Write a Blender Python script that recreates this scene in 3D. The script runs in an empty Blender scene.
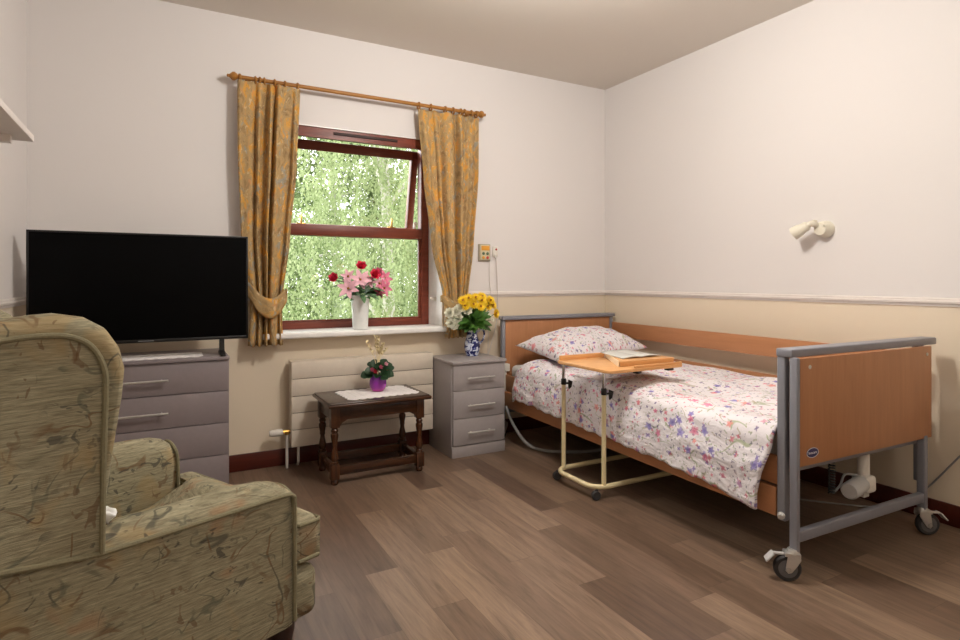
import bpy, bmesh, math, random
from mathutils import Vector, Matrix, Euler
PI = math.pi
sin, cos = math.sin, math.cos
S = bpy.context.scene
COL = S.collection
RND = random.Random(7)

# ------------------------------------------------------------------ helpers
def lin(c):
    c = c / 255.0
    return c / 12.92 if c <= 0.04045 else ((c + 0.055) / 1.055) ** 2.4
def rgb(r, g, b):
    return (lin(r), lin(g), lin(b), 1.0)

class NT:
    """small node-tree writer"""
    def __init__(s, name):
        s.m = bpy.data.materials.new(name); s.m.use_nodes = True
        s.t = s.m.node_tree; s.t.nodes.clear()
        s.out = s.n('ShaderNodeOutputMaterial')
    def n(s, typ, **kw):
        nd = s.t.nodes.new(typ)
        for k, v in kw.items(): setattr(nd, k, v)
        return nd
    def l(s, a, b): s.t.links.new(a, b)
    def put(s, sock, v):
        if hasattr(v, 'is_linked') or isinstance(v, bpy.types.NodeSocket): s.l(v, sock)
        else: sock.default_value = v
    def math(s, op, a, b=None, c=None, clamp=False):
        nd = s.n('ShaderNodeMath', operation=op, use_clamp=clamp)
        s.put(nd.inputs[0], a)
        if b is not None: s.put(nd.inputs[1], b)
        if c is not None: s.put(nd.inputs[2], c)
        return nd.outputs[0]
    def vmath(s, op, a, b=None):
        nd = s.n('ShaderNodeVectorMath', operation=op)
        s.put(nd.inputs[0], a)
        if b is not None: s.put(nd.inputs[1], b)
        return nd.outputs[1] if op in ('LENGTH', 'DOT_PRODUCT', 'DISTANCE') else nd.outputs[0]
    def coord(s, which='Object'):
        return s.n('ShaderNodeTexCoord').outputs[which]
    def sep(s, v):
        nd = s.n('ShaderNodeSeparateXYZ'); s.l(v, nd.inputs[0]); return nd.outputs
    def comb(s, x=0.0, y=0.0, z=0.0):
        nd = s.n('ShaderNodeCombineXYZ')
        for i, v in enumerate((x, y, z)): s.put(nd.inputs[i], v)
        return nd.outputs[0]
    def mapv(s, v, sc=(1, 1, 1), loc=(0, 0, 0), rot=(0, 0, 0)):
        nd = s.n('ShaderNodeMapping'); s.l(v, nd.inputs[0])
        nd.inputs['Scale'].default_value = sc; nd.inputs['Location'].default_value = loc; nd.inputs['Rotation'].default_value = rot
        return nd.outputs[0]
    def noise(s, v, scale=5.0, detail=2.0, rough=0.5, dist=0.0):
        nd = s.n('ShaderNodeTexNoise'); s.l(v, nd.inputs['Vector'])
        nd.inputs['Scale'].default_value = scale; nd.inputs['Detail'].default_value = detail
        nd.inputs['Roughness'].default_value = rough; nd.inputs['Distortion'].default_value = dist
        return nd.outputs['Fac']
    def ramp(s, f, stops, interp='LINEAR'):
        nd = s.n('ShaderNodeValToRGB'); s.l(f, nd.inputs[0]); cr = nd.color_ramp; cr.interpolation = interp
        while len(cr.elements) < len(stops): cr.elements.new(0.5)
        for e, (p, c) in zip(cr.elements, stops): e.position = p; e.color = c
        return nd.outputs[0]
    def rng(s, v, a, b, c=0.0, d=1.0):
        nd = s.n('ShaderNodeMapRange'); s.l(v, nd.inputs[0])
        for i, x in enumerate((a, b, c, d)): nd.inputs[i + 1].default_value = x
        return nd.outputs[0]
    def mix(s, f, a, b, mode='MIX'):
        nd = s.n('ShaderNodeMix', data_type='RGBA', blend_type=mode)
        s.put(nd.inputs[0], f); s.put(nd.inputs[6], a); s.put(nd.inputs[7], b)
        return nd.outputs[2]
    def bsdf(s, col, rough=0.5, metal=0.0, bump=None, bstr=0.2, bdist=0.01, spec=None, **kw):
        b = s.n('ShaderNodeBsdfPrincipled')
        s.put(b.inputs['Base Color'], col); s.put(b.inputs['Roughness'], rough); b.inputs['Metallic'].default_value = metal
        if spec is not None: b.inputs['Specular IOR Level'].default_value = spec
        for k, v in kw.items(): s.put(b.inputs[k], v)
        if bump is not None:
            bp = s.n('ShaderNodeBump'); s.l(bump, bp.inputs['Height'])
            bp.inputs['Strength'].default_value = bstr; bp.inputs['Distance'].default_value = bdist
            s.l(bp.outputs[0], b.inputs['Normal'])
        s.l(b.outputs[0], s.out.inputs[0]); return b

M = {}
def plain(name, col, rough=0.5, metal=0.0, nscale=40, amt=0.06, bump=0.05, spec=None, **kw):
    t = NT(name); v = t.coord()
    f = t.noise(v, nscale, 3)
    dark = tuple(c * (1 - amt) for c in col[:3]) + (1,)
    lite = tuple(min(1, c * (1 + amt)) for c in col[:3]) + (1,)
    t.bsdf(t.mix(f, dark, lite), rough, metal, bump=f, bstr=bump, bdist=0.004, spec=spec, **kw)
    M[name] = t.m; return t.m
def wood(name, c1, c2, rough=0.4, axis='Z', scale=1.0, spec=0.4, bstr=0.05):
    t = NT(name); v = t.coord()
    sc = {'X': (1.2, 14, 14), 'Y': (14, 1.2, 14), 'Z': (14, 14, 1.2)}[axis]
    mv = t.mapv(v, tuple(x * scale for x in sc))
    a = t.noise(mv, 2.2, 4, 0.6, 0.6); b = t.noise(mv, 9, 3, 0.6)
    f = t.math('ADD', t.math('MULTIPLY', a, 0.7), t.math('MULTIPLY', b, 0.3))
    c = t.ramp(f, [(0.3, c1), (0.7, c2)])
    t.bsdf(c, rough, bump=b, bstr=bstr, bdist=0.002, spec=spec)
    M[name] = t.m; return t.m

# ------------------------------------------------------------------ materials
def mk_wall(name, c):
    t = NT(name); v = t.coord()
    n1 = t.noise(v, 1.3, 2); n2 = t.noise(v, 160, 2)
    col = t.mix(n1, tuple(x * 0.985 for x in c[:3]) + (1,), c)
    t.bsdf(col, 0.75, bump=n2, bstr=0.12, bdist=0.002, spec=0.25)
    M[name] = t.m
mk_wall('paint_white', rgb(227, 222, 219))
mk_wall('paint_cream', rgb(228, 213, 190))
mk_wall('ceiling_paint', rgb(222, 214, 204))
plain('trim_white', rgb(226, 218, 212), 0.45)
plain('gloss_white', rgb(244, 242, 238), 0.3)
wood('mahogany', rgb(66, 22, 14), rgb(88, 32, 20), 0.3, 'X')
wood('window_wood', rgb(98, 44, 32), rgb(134, 66, 48), 0.4, 'X')
wood('oak_pole', rgb(146, 96, 38), rgb(178, 124, 58), 0.4, 'X')
wood('beech', rgb(168, 115, 77), rgb(184, 129, 89), 0.42, 'Z', 0.8)
wood('beech_rail', rgb(170, 117, 79), rgb(186, 131, 91), 0.42, 'Y', 0.8)
wood('tray_wood', rgb(204, 148, 92), rgb(220, 166, 108), 0.35, 'X', 0.8)
plain('tray_edge', rgb(240, 220, 186), 0.5)
wood('dark_oak', rgb(34, 17, 9), rgb(78, 44, 21), 0.25, 'X', 1.2, 0.5, 0.1)
wood('dark_oak_leg', rgb(36, 18, 9), rgb(86, 48, 22), 0.25, 'Z', 1.2, 0.5, 0.1)
plain('seat_leather', rgb(62, 46, 38), 0.22, bump=0.2, spec=0.7)
plain('grey_unit', rgb(132, 122, 124), 0.42)
plain('grey_unit_light', rgb(156, 149, 148), 0.42)
plain('bed_grey', rgb(132, 132, 139), 0.4)
plain('steel', rgb(206, 204, 200), 0.34, 0.75, bump=0.01)
plain('chrome', rgb(210, 210, 212), 0.12, 1.0, bump=0.0)
plain('brass', rgb(190, 150, 80), 0.3, 1.0, bump=0.0)
plain('rubber', rgb(44, 42, 42), 0.6)
plain('wheel_grey', rgb(92, 90, 90), 0.5)
plain('black_plastic', rgb(14, 14, 14), 0.4)
plain('tv_screen', rgb(3, 3, 4), 0.3, bump=0.0, spec=0.08)
plain('vent_brown', rgb(48, 22, 16), 0.6)
plain('tv_bezel', rgb(12, 12, 13), 0.35)
plain('cream_metal', rgb(228, 212, 168), 0.32)
plain('radiator_cream', rgb(214, 202, 186), 0.45)
plain('groove', rgb(110, 96, 82), 0.8)
plain('white_plastic', rgb(226, 220, 210), 0.4)
plain('motor_grey', rgb(190, 188, 186), 0.45)
plain('lamp_cream', rgb(226, 220, 202), 0.4)
plain('call_box', rgb(206, 194, 160), 0.45)
plain('call_rim', rgb(160, 152, 132), 0.5)
plain('orange_sticker', rgb(222, 156, 52), 0.5)
plain('red_plastic', rgb(190, 60, 50), 0.4)
plain('green_plastic', rgb(90, 110, 80), 0.4)
plain('cord_grey', rgb(140, 138, 136), 0.5)
plain('cord_white', rgb(214, 206, 198), 0.5)
plain('lace', rgb(240, 236, 234), 0.85, nscale=220, amt=0.12, bump=0.6)
plain('mattress', rgb(206, 204, 200), 0.8)
plain('tissue', rgb(240, 240, 238), 0.8)
plain('badge_blue', rgb(36, 32, 92), 0.35)
plain('badge_white', rgb(225, 225, 235), 0.4)
plain('ceramic_white', rgb(236, 238, 236), 0.25)
plain('silver_mark', rgb(120, 120, 122), 0.4)
plain('petal_red', rgb(236, 64, 100), 0.55)
plain('petal_pink', rgb(244, 190, 204), 0.55)
plain('petal_deep', rgb(222, 120, 150), 0.55)
plain('petal_white', rgb(246, 244, 226), 0.6)
plain('petal_yellow', rgb(250, 212, 44), 0.55)
plain('flower_eye', rgb(150, 98, 20), 0.7)
plain('leaf_green', rgb(62, 104, 34), 0.5, nscale=30, amt=0.3)
plain('leaf_dark', rgb(30, 62, 34), 0.5, nscale=30, amt=0.3)
plain('leaf_grey', rgb(96, 132, 92), 0.5, nscale=30, amt=0.3)
plain('dry_cream', rgb(238, 222, 178), 0.7)
plain('stem_green', rgb(80, 110, 60), 0.5)
plain('bark', rgb(196, 190, 180), 0.8, nscale=8, amt=0.3)
plain('page_white', rgb(206, 206, 200), 0.25)

def mk_purple():
    t = NT('purple_glass'); v = t.coord(); z = t.sep(v)[2]
    f = t.noise(v, 60, 2)
    c = t.ramp(t.rng(z, 0.0, 0.11), [(0.0, rgb(196, 70, 150)), (0.25, rgb(150, 40, 160)), (1.0, rgb(104, 30, 150))])
    t.bsdf(c, 0.12, bump=f, bstr=0.05, spec=0.7); M['purple_glass'] = t.m
mk_purple()
def mk_delft():
    t = NT('delft'); v = t.coord()
    n = t.noise(v, 34, 3, 0.6, 1.2)
    z = t.sep(v)[2]
    band = t.math('SINE', t.math('MULTIPLY', z, 150))
    f = t.math('ADD', n, t.math('MULTIPLY', band, 0.05))
    c = t.ramp(f, [(0.44, rgb(22, 30, 86)), (0.5, rgb(52, 66, 140)), (0.56, rgb(206, 214, 232)), (0.8, rgb(232, 234, 240))])
    t.bsdf(c, 0.15, spec=0.6); M['delft'] = t.m
mk_delft()

def mk_floor():
    t = NT('vinyl_planks'); v = t.coord(); x, y, z = t.sep(v)
    W, L = 0.137, 0.93
    xr = t.math('DIVIDE', t.math('ADD', x, 5.06), W)
    row = t.math('FLOOR', xr)
    wn = t.n('ShaderNodeTexWhiteNoise', noise_dimensions='1D'); t.l(row, wn.inputs['W'])
    yr = t.math('ADD', t.math('DIVIDE', t.math('ADD', y, 9.0), L), t.math('MULTIPLY', wn.outputs[0], 7.0))
    colm = t.math('FLOOR', yr)
    w2 = t.n('ShaderNodeTexWhiteNoise', noise_dimensions='2D'); t.l(t.comb(row, colm), w2.inputs['Vector'])
    rnd = w2.outputs[0]
    base = t.ramp(rnd, [(0.0, rgb(94, 74, 60)), (0.3, rgb(109, 88, 72)), (0.6, rgb(122, 100, 83)), (0.85, rgb(140, 117, 97)), (1.0, rgb(100, 80, 65))])
    off = t.math('MULTIPLY', rnd, 31.0)
    gv = t.comb(t.math('ADD', t.math('MULTIPLY', x, 20.0), off), t.math('ADD', t.math('MULTIPLY', y, 1.6), off), 0.0)
    g = t.noise(gv, 1.6, 5, 0.62, 0.9)
    g2 = t.noise(gv, 7.0, 3, 0.6)
    gr = t.math('ADD', t.math('MULTIPLY', g, 0.7), t.math('MULTIPLY', g2, 0.3))
    gm = t.ramp(gr, [(0.3, (0.5, 0.47, 0.45, 1)), (0.45, (0.86, 0.85, 0.84, 1)), (0.55, (1.05, 1.05, 1.05, 1)), (0.7, (1.34, 1.32, 1.3, 1))])
    c = t.mix(1.0, base, gm, 'MULTIPLY')
    fx = t.math('ABSOLUTE', t.math('SUBTRACT', t.math('FRACT', xr), 0.5))
    fy = t.math('ABSOLUTE', t.math('SUBTRACT', t.math('FRACT', yr), 0.5))
    sx = t.math('GREATER_THAN', fx, 0.5 - 0.006); sy = t.math('GREATER_THAN', fy, 0.5 - 0.0012)
    seam = t.math('MAXIMUM', sx, sy)
    c = t.mix(t.math('MULTIPLY', seam, 0.45), c, rgb(60, 44, 36))
    rg = t.rng(g2, 0.2, 0.8, 0.29, 0.42)
    t.bsdf(c, rg, bump=gr, bstr=0.06, bdist=0.003, spec=0.5); M['vinyl_planks'] = t.m
mk_floor()

def flower_layer(t, uv, base, scale, seedoff, size, cols, keep, petals=5.0, depth=0.25, zone=2.4, alpha=0.9):
    """scatter little printed flowers on a 2-D coordinate; colours gather in drifts"""
    p = t.mapv(uv, (scale, scale, 1), seedoff)
    vo = t.n('ShaderNodeTexVoronoi', voronoi_dimensions='2D', feature='F1'); t.l(p, vo.inputs['Vector'])
    vo.inputs['Scale'].default_value = 1.0; vo.inputs['Randomness'].default_value = 0.95
    loc = t.vmath('SUBTRACT', p, vo.outputs['Position'])
    lx, ly, lz = t.sep(loc)
    ang = t.math('ARCTAN2', ly, lx)
    r = t.vmath('LENGTH', t.comb(lx, ly, 0.0))
    cx, cy, cz = t.sep(vo.outputs['Color'])
    k = t.math('MULTIPLY_ADD', t.math('COSINE', t.math('ADD', t.math('MULTIPLY', ang, petals), t.math('MULTIPLY', cx, 6.28))), depth, 1 - depth)
    lim = t.math('MULTIPLY', k, t.math('MULTIPLY_ADD', cy, size * 0.7, size * 0.45))
    z = t.noise(t.mapv(uv, (zone, zone, 1), (seedoff[1] * 3, seedoff[0] * 2, 0)), 1.0, 1.0)
    sel = t.math('FRACT', t.math('ADD', t.math('MULTIPLY', z, 2.6), t.math('MULTIPLY', cx, 0.38)))
    gate = t.math('ADD', t.math('MULTIPLY', cz, 0.75), t.math('MULTIPLY', t.noise(t.mapv(uv, (zone * 1.7, zone * 1.7, 1), (seedoff[0] * 5, 2, 0)), 1.0, 1.0), 0.5))
    m = t.math('MULTIPLY', t.rng(t.math('SUBTRACT', lim, r), -0.02, 0.03), t.math('LESS_THAN', gate, keep))
    c = t.ramp(sel, [(i / len(cols), q) for i, q in enumerate(cols)], 'CONSTANT')
    fade = t.rng(t.math('DIVIDE', r, size), 0.0, 1.0, 1.0, 0.55)
    return t.mix(t.math('MULTIPLY', t.math('MULTIPLY', m, fade), alpha), base, c)
def stem_layer(t, uv, base, scale, off, col, width=0.012, lo=0.52, alpha=0.7):
    p = t.mapv(uv, (scale, scale * 0.55, 1), off)
    n = t.noise(p, 1.0, 1.0, 0.4, 0.6); msk = t.noise(t.mapv(uv, (scale * 1.3, scale * 1.3, 1), (off[1], off[0], 3)), 1.0, 1.0)
    line = t.rng(t.math('ABSOLUTE', t.math('SUBTRACT', n, 0.5)), width * 0.4, width, 1.0, 0.0)
    return t.mix(t.math('MULTIPLY', t.math('MULTIPLY', line, t.math('GREATER_THAN', msk, lo)), alpha), base, col)
def mk_bedding(name, o=0.0):
    t = NT(name); uv = t.coord('UV')
    wob = t.noise(uv, 14, 2)
    uvw = t.vmath('ADD', uv, t.comb(t.math('MULTIPLY', wob, 0.02), t.math('MULTIPLY', wob, -0.02), 0.0))
    c = t.mix(t.noise(uv, 3, 1), rgb(226, 219, 222), rgb(236, 231, 234))
    c = stem_layer(t, uvw, c, 8.0, (o + 3, 1, 0), rgb(150, 164, 116), 0.014, 0.53)
    c = stem_layer(t, uvw, c, 10.0, (o + 8, 5, 0), rgb(170, 160, 130), 0.014, 0.55)
    c = flower_layer(t, uvw, c, 34, (o + 1.3, 2.1, 0), 0.36, [rgb(124, 144, 92), rgb(158, 162, 122), rgb(110, 126, 100), rgb(150, 120, 120)], 0.56, 2.0, 0.5, alpha=0.75)
    c = flower_layer(t, uvw, c, 27, (o + 5.3, 7.1, 0), 0.38, [rgb(196, 84, 116), rgb(128, 108, 180), rgb(216, 110, 130), rgb(100, 80, 130), rgb(206, 140, 160)], 0.54, 4.0)
    c = flower_layer(t, uvw, c, 15, (o + 2.7, 4.4, 0), 0.36, [rgb(226, 116, 124), rgb(216, 96, 140), rgb(112, 96, 184), rgb(230, 140, 130), rgb(176, 110, 160)], 0.5, 5.0, 0.2)
    c = flower_layer(t, uvw, c, 46, (o + 9.7, 0.4, 0), 0.36, [rgb(190, 70, 100), rgb(92, 84, 120), rgb(120, 136, 96)], 0.5, 3.0, 0.4)
    cr = t.math('ADD', t.math('MULTIPLY', t.noise(t.mapv(uv, (9, 3.2, 1), (1, 1, 0)), 1.0, 3, 0.55, 0.6), 0.7), t.math('MULTIPLY', t.noise(uv, 18, 3), 0.3))
    t.bsdf(c, 0.8, bump=cr, bstr=0.5, bdist=0.05, spec=0.2); M[name] = t.m
mk_bedding('duvet_print'); mk_bedding('pillow_print', 11.0)

def mk_curtain():
    t = NT('curtain_print'); uv = t.coord('UV')
    w = t.noise(uv, 7, 3, 0.6)
    uvw = t.vmath('ADD', uv, t.comb(t.math('MULTIPLY', w, 0.08), t.math('MULTIPLY', w, 0.06), 0.0))
    a = t.noise(uvw, 11, 3, 0.6, 0.8); b = t.noise(t.mapv(uvw, (1, 1, 1), (4, 9, 0)), 12, 3, 0.6, 0.8)
    d = t.noise(t.mapv(uvw, (1, 1, 1), (14, 2, 0)), 20, 3, 0.6, 0.7)
    c = t.ramp(a, [(0.33, rgb(156, 128, 90)), (0.45, rgb(190, 160, 114)), (0.54, rgb(198, 166, 116)), (0.62, rgb(226, 170, 84))])
    c = t.mix(t.rng(b, 0.59, 0.65, 0.0, 0.7), c, rgb(160, 166, 160))
    c = t.mix(t.rng(d, 0.6, 0.66, 0.0, 0.5), c, rgb(226, 160, 104))
    e = t.noise(t.mapv(uvw, (1, 1, 1), (1, 21, 0)), 30, 2, 0.5, 0.6)
    c = t.mix(t.rng(e, 0.62, 0.68, 0.0, 0.6), c, rgb(232, 212, 170))
    ln = t.math('LESS_THAN', t.math('ABSOLUTE', t.math('SUBTRACT', d, 0.47)), 0.012)
    c = t.mix(t.math('MULTIPLY', ln, 0.35), c, rgb(150, 124, 86))
    bs = t.bsdf(c, 0.85, bump=t.noise(uv, 90, 2), bstr=0.1, bdist=0.004, spec=0.15)
    tr = t.n('ShaderNodeBsdfTranslucent'); t.l(c, tr.inputs[0])
    mx = t.n('ShaderNodeMixShader'); mx.inputs[0].default_value = 0.22
    t.l(bs.outputs[0], mx.inputs[1]); t.l(tr.outputs[0], mx.inputs[2]); t.l(mx.outputs[0], t.out.inputs[0])
    M['curtain_print'] = t.m
mk_curtain()

def mk_chair():
    t = NT('tapestry'); v = t.coord()
    st = t.noise(t.mapv(v, (12, 12, 210)), 1.0, 4, 0.7, 0.4)
    st2 = t.noise(t.mapv(v, (40, 40, 330)), 1.0, 2, 0.6)
    f = t.math('ADD', t.math('MULTIPLY', st, 0.65), t.math('MULTIPLY', st2, 0.35))
    c = t.ramp(f, [(0.32, rgb(112, 105, 86)), (0.48, rgb(143, 136, 112)), (0.6, rgb(164, 157, 131)), (0.78, rgb(194, 187, 160))])
    big = t.noise(t.mapv(v, (1, 1, 1), (3, 1, 8)), 7.5, 2, 0.5, 0.8)
    c = t.mix(t.rng(big, 0.57, 0.67, 0.0, 0.45), c, rgb(168, 142, 98))
    bl = t.noise(t.mapv(v, (1, 1, 1), (9, 4, 2)), 8.5, 2, 0.5, 0.6)
    c = t.mix(t.rng(bl, 0.63, 0.7, 0.0, 0.35), c, rgb(172, 122, 86))
    # vines: iso-lines of a noise, broken up by a mask
    for (o, sc, wd, lo, col, k) in (((1, 2, 3), 5.0, 0.010, 0.46, rgb(84, 82, 72), 0.75), ((7, 5, 1), 7.5, 0.012, 0.5, rgb(112, 84, 58), 0.7), ((2, 8, 6), 10.0, 0.014, 0.52, rgb(90, 92, 80), 0.6)):
        n = t.noise(t.mapv(v, (1, 1, 1), o), sc, 1.5, 0.45, 1.0); mk = t.noise(t.mapv(v, (1, 1, 1), (o[2], o[0], o[1])), sc * 1.1, 1.0)
        ln = t.rng(t.math('ABSOLUTE', t.math('SUBTRACT', n, 0.5)), wd * 0.5, wd * 1.3, 1.0, 0.0)
        c = t.mix(t.math('MULTIPLY', t.math('MULTIPLY', ln, t.rng(mk, lo, lo + 0.06)), k), c, col)
    # leaves: dark grey-brown blobs
    lf = t.noise(t.mapv(v, (1.0, 1.0, 1.7), (5, 3, 7), (0.3, 0.5, 0.2)), 25, 2, 0.5, 1.2)
    lm = t.noise(t.mapv(v, (1, 1, 1), (3, 3, 1)), 6.0, 1)
    c = t.mix(t.math('MULTIPLY', t.rng(lf, 0.62, 0.66), t.rng(lm, 0.46, 0.56, 0.0, 0.72)), c, rgb(74, 72, 66))
    lf2 = t.noise(t.mapv(v, (1.5, 1.5, 1.0), (15, 1, 4), (0.1, 0.9, 0.2)), 23, 2, 0.5, 1.2)
    c = t.mix(t.math('MULTIPLY', t.rng(lf2, 0.63, 0.67), t.rng(lm, 0.54, 0.44, 0.0, 0.6)), c, rgb(104, 76, 54))
    t.bsdf(c, 0.9, bump=f, bstr=0.5, bdist=0.004, spec=0.12); M['tapestry'] = t.m
mk_chair()
plain('chair_leg', rgb(40, 17, 13), 0.3)
plain('tapestry_cord', rgb(126, 119, 92), 0.85, nscale=150, amt=0.2, bump=0.3)

def mk_glass():
    t = NT('window_glass')
    tr = t.n('ShaderNodeBsdfTransparent'); gl = t.n('ShaderNodeBsdfGlossy'); gl.inputs['Roughness'].default_value = 0.02
    lw = t.n('ShaderNodeFresnel'); lw.inputs[0].default_value = 1.45
    mx = t.n('ShaderNodeMixShader'); t.l(lw.outputs[0], mx.inputs[0]); t.l(tr.outputs[0], mx.inputs[1]); t.l(gl.outputs[0], mx.inputs[2])
    t.l(mx.outputs[0], t.out.inputs[0]); M['window_glass'] = t.m
mk_glass()
def mk_leaf(name, a, b):
    t = NT(name); v = t.coord()
    c = t.mix(t.noise(v, 2.5, 3), a, b)
    d = t.n('ShaderNodeBsdfDiffuse'); t.l(c, d.inputs[0]); tr = t.n('ShaderNodeBsdfTranslucent'); t.l(c, tr.inputs[0])
    mx = t.n('ShaderNodeMixShader'); mx.inputs[0].default_value = 0.45
    t.l(d.outputs[0], mx.inputs[1]); t.l(tr.outputs[0], mx.inputs[2]); t.l(mx.outputs[0], t.out.inputs[0]); M[name] = t.m
mk_leaf('birch_leaf', rgb(130, 145, 98), rgb(172, 182, 142))
mk_leaf('dark_leaf', rgb(82, 101, 62), rgb(132, 147, 102))
mk_leaf('bush_leaf', rgb(98, 119, 71), rgb(148, 163, 114))
plain('lawn', rgb(110, 140, 70), 0.9, nscale=3, amt=0.3)
def mk_lampglow():
    t = NT('lamp_diffuser'); e = t.n('ShaderNodeEmission'); e.inputs[0].default_value = (1, 0.93, 0.84, 1); e.inputs[1].default_value = 4.0
    t.l(e.outputs[0], t.out.inputs[0]); M['lamp_diffuser'] = t.m
mk_lampglow()

# ------------------------------------------------------------------ mesh builder
class MB:
    def __init__(s): s.b = bmesh.new(); s.uv = None
    def _x(s, vs, mat):
        bmesh.ops.transform(s.b, matrix=mat, verts=vs)
    def box(s, x0, x1, y0, y1, z0, z1, bev=0.0, seg=2, rot=None, piv=None):
        r = bmesh.ops.create_cube(s.b, size=1.0); vs = r['verts']
        for v in vs:
            v.co = Vector(((x0 + x1) / 2 + v.co.x * (x1 - x0), (y0 + y1) / 2 + v.co.y * (y1 - y0), (z0 + z1) / 2 + v.co.z * (z1 - z0)))
        if bev > 0:
            es = list({e for v in vs for e in v.link_edges})
            o = bmesh.ops.bevel(s.b, geom=es, offset=bev, segments=seg, affect='EDGES', profile=0.5)
            vs = list({v for f in o['faces'] for v in f.verts} | {v for v in vs if v.is_valid})
        if rot is not None:
            p = Vector(piv) if piv is not None else Vector(((x0 + x1) / 2, (y0 + y1) / 2, (z0 + z1) / 2))
            s._x(vs, Matrix.Translation(p) @ Euler(rot).to_matrix().to_4x4() @ Matrix.Translation(-p))
        return s
    def tube(s, pts, r, n=10, cap=True, radii=None):
        pts = [Vector(p) for p in pts]; rings = []
        up = None
        for i, p in enumerate(pts):
            a = pts[max(i - 1, 0)]; c = pts[min(i + 1, len(pts) - 1)]
            d = (c - a).normalized()
            if up is None:
                up = Vector((0, 0, 1)) if abs(d.z) < 0.9 else Vector((1, 0, 0))
            up = (up - d * up.dot(d)).normalized(); w = d.cross(up)
            rr = radii[i] if radii else r
            rings.append([s.b.verts.new(p + (up * cos(2 * PI * k / n) + w * sin(2 * PI * k / n)) * rr) for k in range(n)])
        for a, c in zip(rings, rings[1:]):
            for k in range(n): s.b.faces.new((a[k], a[(k + 1) % n], c[(k + 1) % n], c[k]))
        if cap:
            s.b.faces.new(rings[0][::-1]); s.b.faces.new(rings[-1])
        return s
    def lathe(s, prof, c=(0, 0, 0), n=24, axis=(0, 0, 1), sx=1.0):
        """profile of (radius, height) turned about an axis through c"""
        q = Vector((0, 0, 1)).rotation_difference(Vector(axis)); rings = []
        c = Vector(c)
        for r, h in prof:
            rings.append([s.b.verts.new(c + q @ Vector((max(r, 1e-5) * cos(2 * PI * k / n) * sx, max(r, 1e-5) * sin(2 * PI * k / n), h))) for k in range(n)])
        for a, d in zip(rings, rings[1:]):
            for k in range(n): s.b.faces.new((a[k], a[(k + 1) % n], d[(k + 1) % n], d[k]))
        s.b.faces.new(rings[0][::-1]); s.b.faces.new(rings[-1])
        return s
    def prism(s, pts, d, bev=0.0, seg=2):
        """planar polygon of 3-D points extruded by vector d"""
        a = [s.b.verts.new(p) for p in pts]; d = Vector(d)
        c = [s.b.verts.new(v.co + d) for v in a]; n = len(a)
        fs = [s.b.faces.new(a), s.b.faces.new(c[::-1])]
        for i in range(n): fs.append(s.b.faces.new((a[i], c[i], c[(i + 1) % n], a[(i + 1) % n])))
        if bev > 0:
            es = list(set(list(fs[0].edges) + list(fs[1].edges)))
            bmesh.ops.bevel(s.b, geom=es, offset=bev, segments=seg, affect='EDGES', profile=0.5)
        return s
    def grid(s, fn, nu, nv, uvfn=None, closed_u=False):
        V = [[s.b.verts.new(fn(i / nu, j / nv)) for j in range(nv + 1)] for i in range(nu if closed_u else nu + 1)]
        if uvfn and s.uv is None: s.uv = s.b.loops.layers.uv.new('UVMap')
        for i in range(nu):
            i2 = (i + 1) % nu if closed_u else i + 1
            for j in range(nv):
                f = s.b.faces.new((V[i][j], V[i2][j], V[i2][j + 1], V[i][j + 1]))
                if uvfn:
                    for lp, (a, c) in zip(f.loops, ((i, j), (i + 1, j), (i + 1, j + 1), (i, j + 1))):
                        lp[s.uv].uv = uvfn(a / nu, c / nv)
        return s
    def ball(s, c, r, sc=(1, 1, 1), u=16, v=10):
        o = bmesh.ops.create_uvsphere(s.b, u_segments=u, v_segments=v, radius=r)
        for q in o['verts']: q.co = Vector((q.co.x * sc[0] + c[0], q.co.y * sc[1] + c[1], q.co.z * sc[2] + c[2]))
        return s
    def petal(s, base, d, nrm, ln, wd, curl=0.3, seg=4):
        d = Vector(d).normalized(); nrm = Vector(nrm); nrm = (nrm - d * nrm.dot(d)).normalized(); w = d.cross(nrm); base = Vector(base)
        rows = []
        for i in range(seg + 1):
            t = i / seg; hw = wd * 0.5 * (sin(PI * min(0.98, 0.12 + 0.86 * t)) ** 0.7)
            p = base + d * ln * t * (1 - 0.25 * curl * t) + nrm * (ln * curl * t * t)
            rows.append([s.b.verts.new(p - w * hw + nrm * hw * 0.3), s.b.verts.new(p), s.b.verts.new(p + w * hw + nrm * hw * 0.3)])
        for a, c in zip(rows, rows[1:]):
            for k in (0, 1): s.b.faces.new((a[k], a[k + 1], c[k + 1], c[k]))
        return s

def wmat(o):
    m = o.matrix_basis.copy(); p = o.parent
    while p: m = p.matrix_basis @ m; p = p.parent
    return m
def obj(name, mb, mat, parent=None, local=False, smooth=35, mods=None):
    me = bpy.data.meshes.new(name); b = mb.b
    bmesh.ops.recalc_face_normals(b, faces=b.faces[:])
    if parent is not None and not local: bmesh.ops.transform(b, matrix=wmat(parent).inverted(), verts=b.verts[:])
    b.to_mesh(me); b.free()
    for m in (mat if isinstance(mat, (list, tuple)) else [mat]): me.materials.append(M[m])
    if smooth:
        for p in me.polygons: p.use_smooth = True
        me.set_sharp_from_angle(angle=math.radians(smooth))
    o = bpy.data.objects.new(name, me); COL.objects.link(o)
    if parent is not None: o.parent = parent
    return o
def mesh_thing(name, mb, mat, label, cat, origin, group=None, **kw):
    """a thing that is one mesh, its origin at its base"""
    bmesh.ops.transform(mb.b, matrix=Matrix.Translation(-Vector(origin)), verts=mb.b.verts[:])
    o = obj(name, mb, mat, **kw); o.location = origin; tag(o, label, cat, group); return o
def tag(o, label, cat, group=None):
    o['label'] = label; o['category'] = cat
    if group: o['group'] = group
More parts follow.
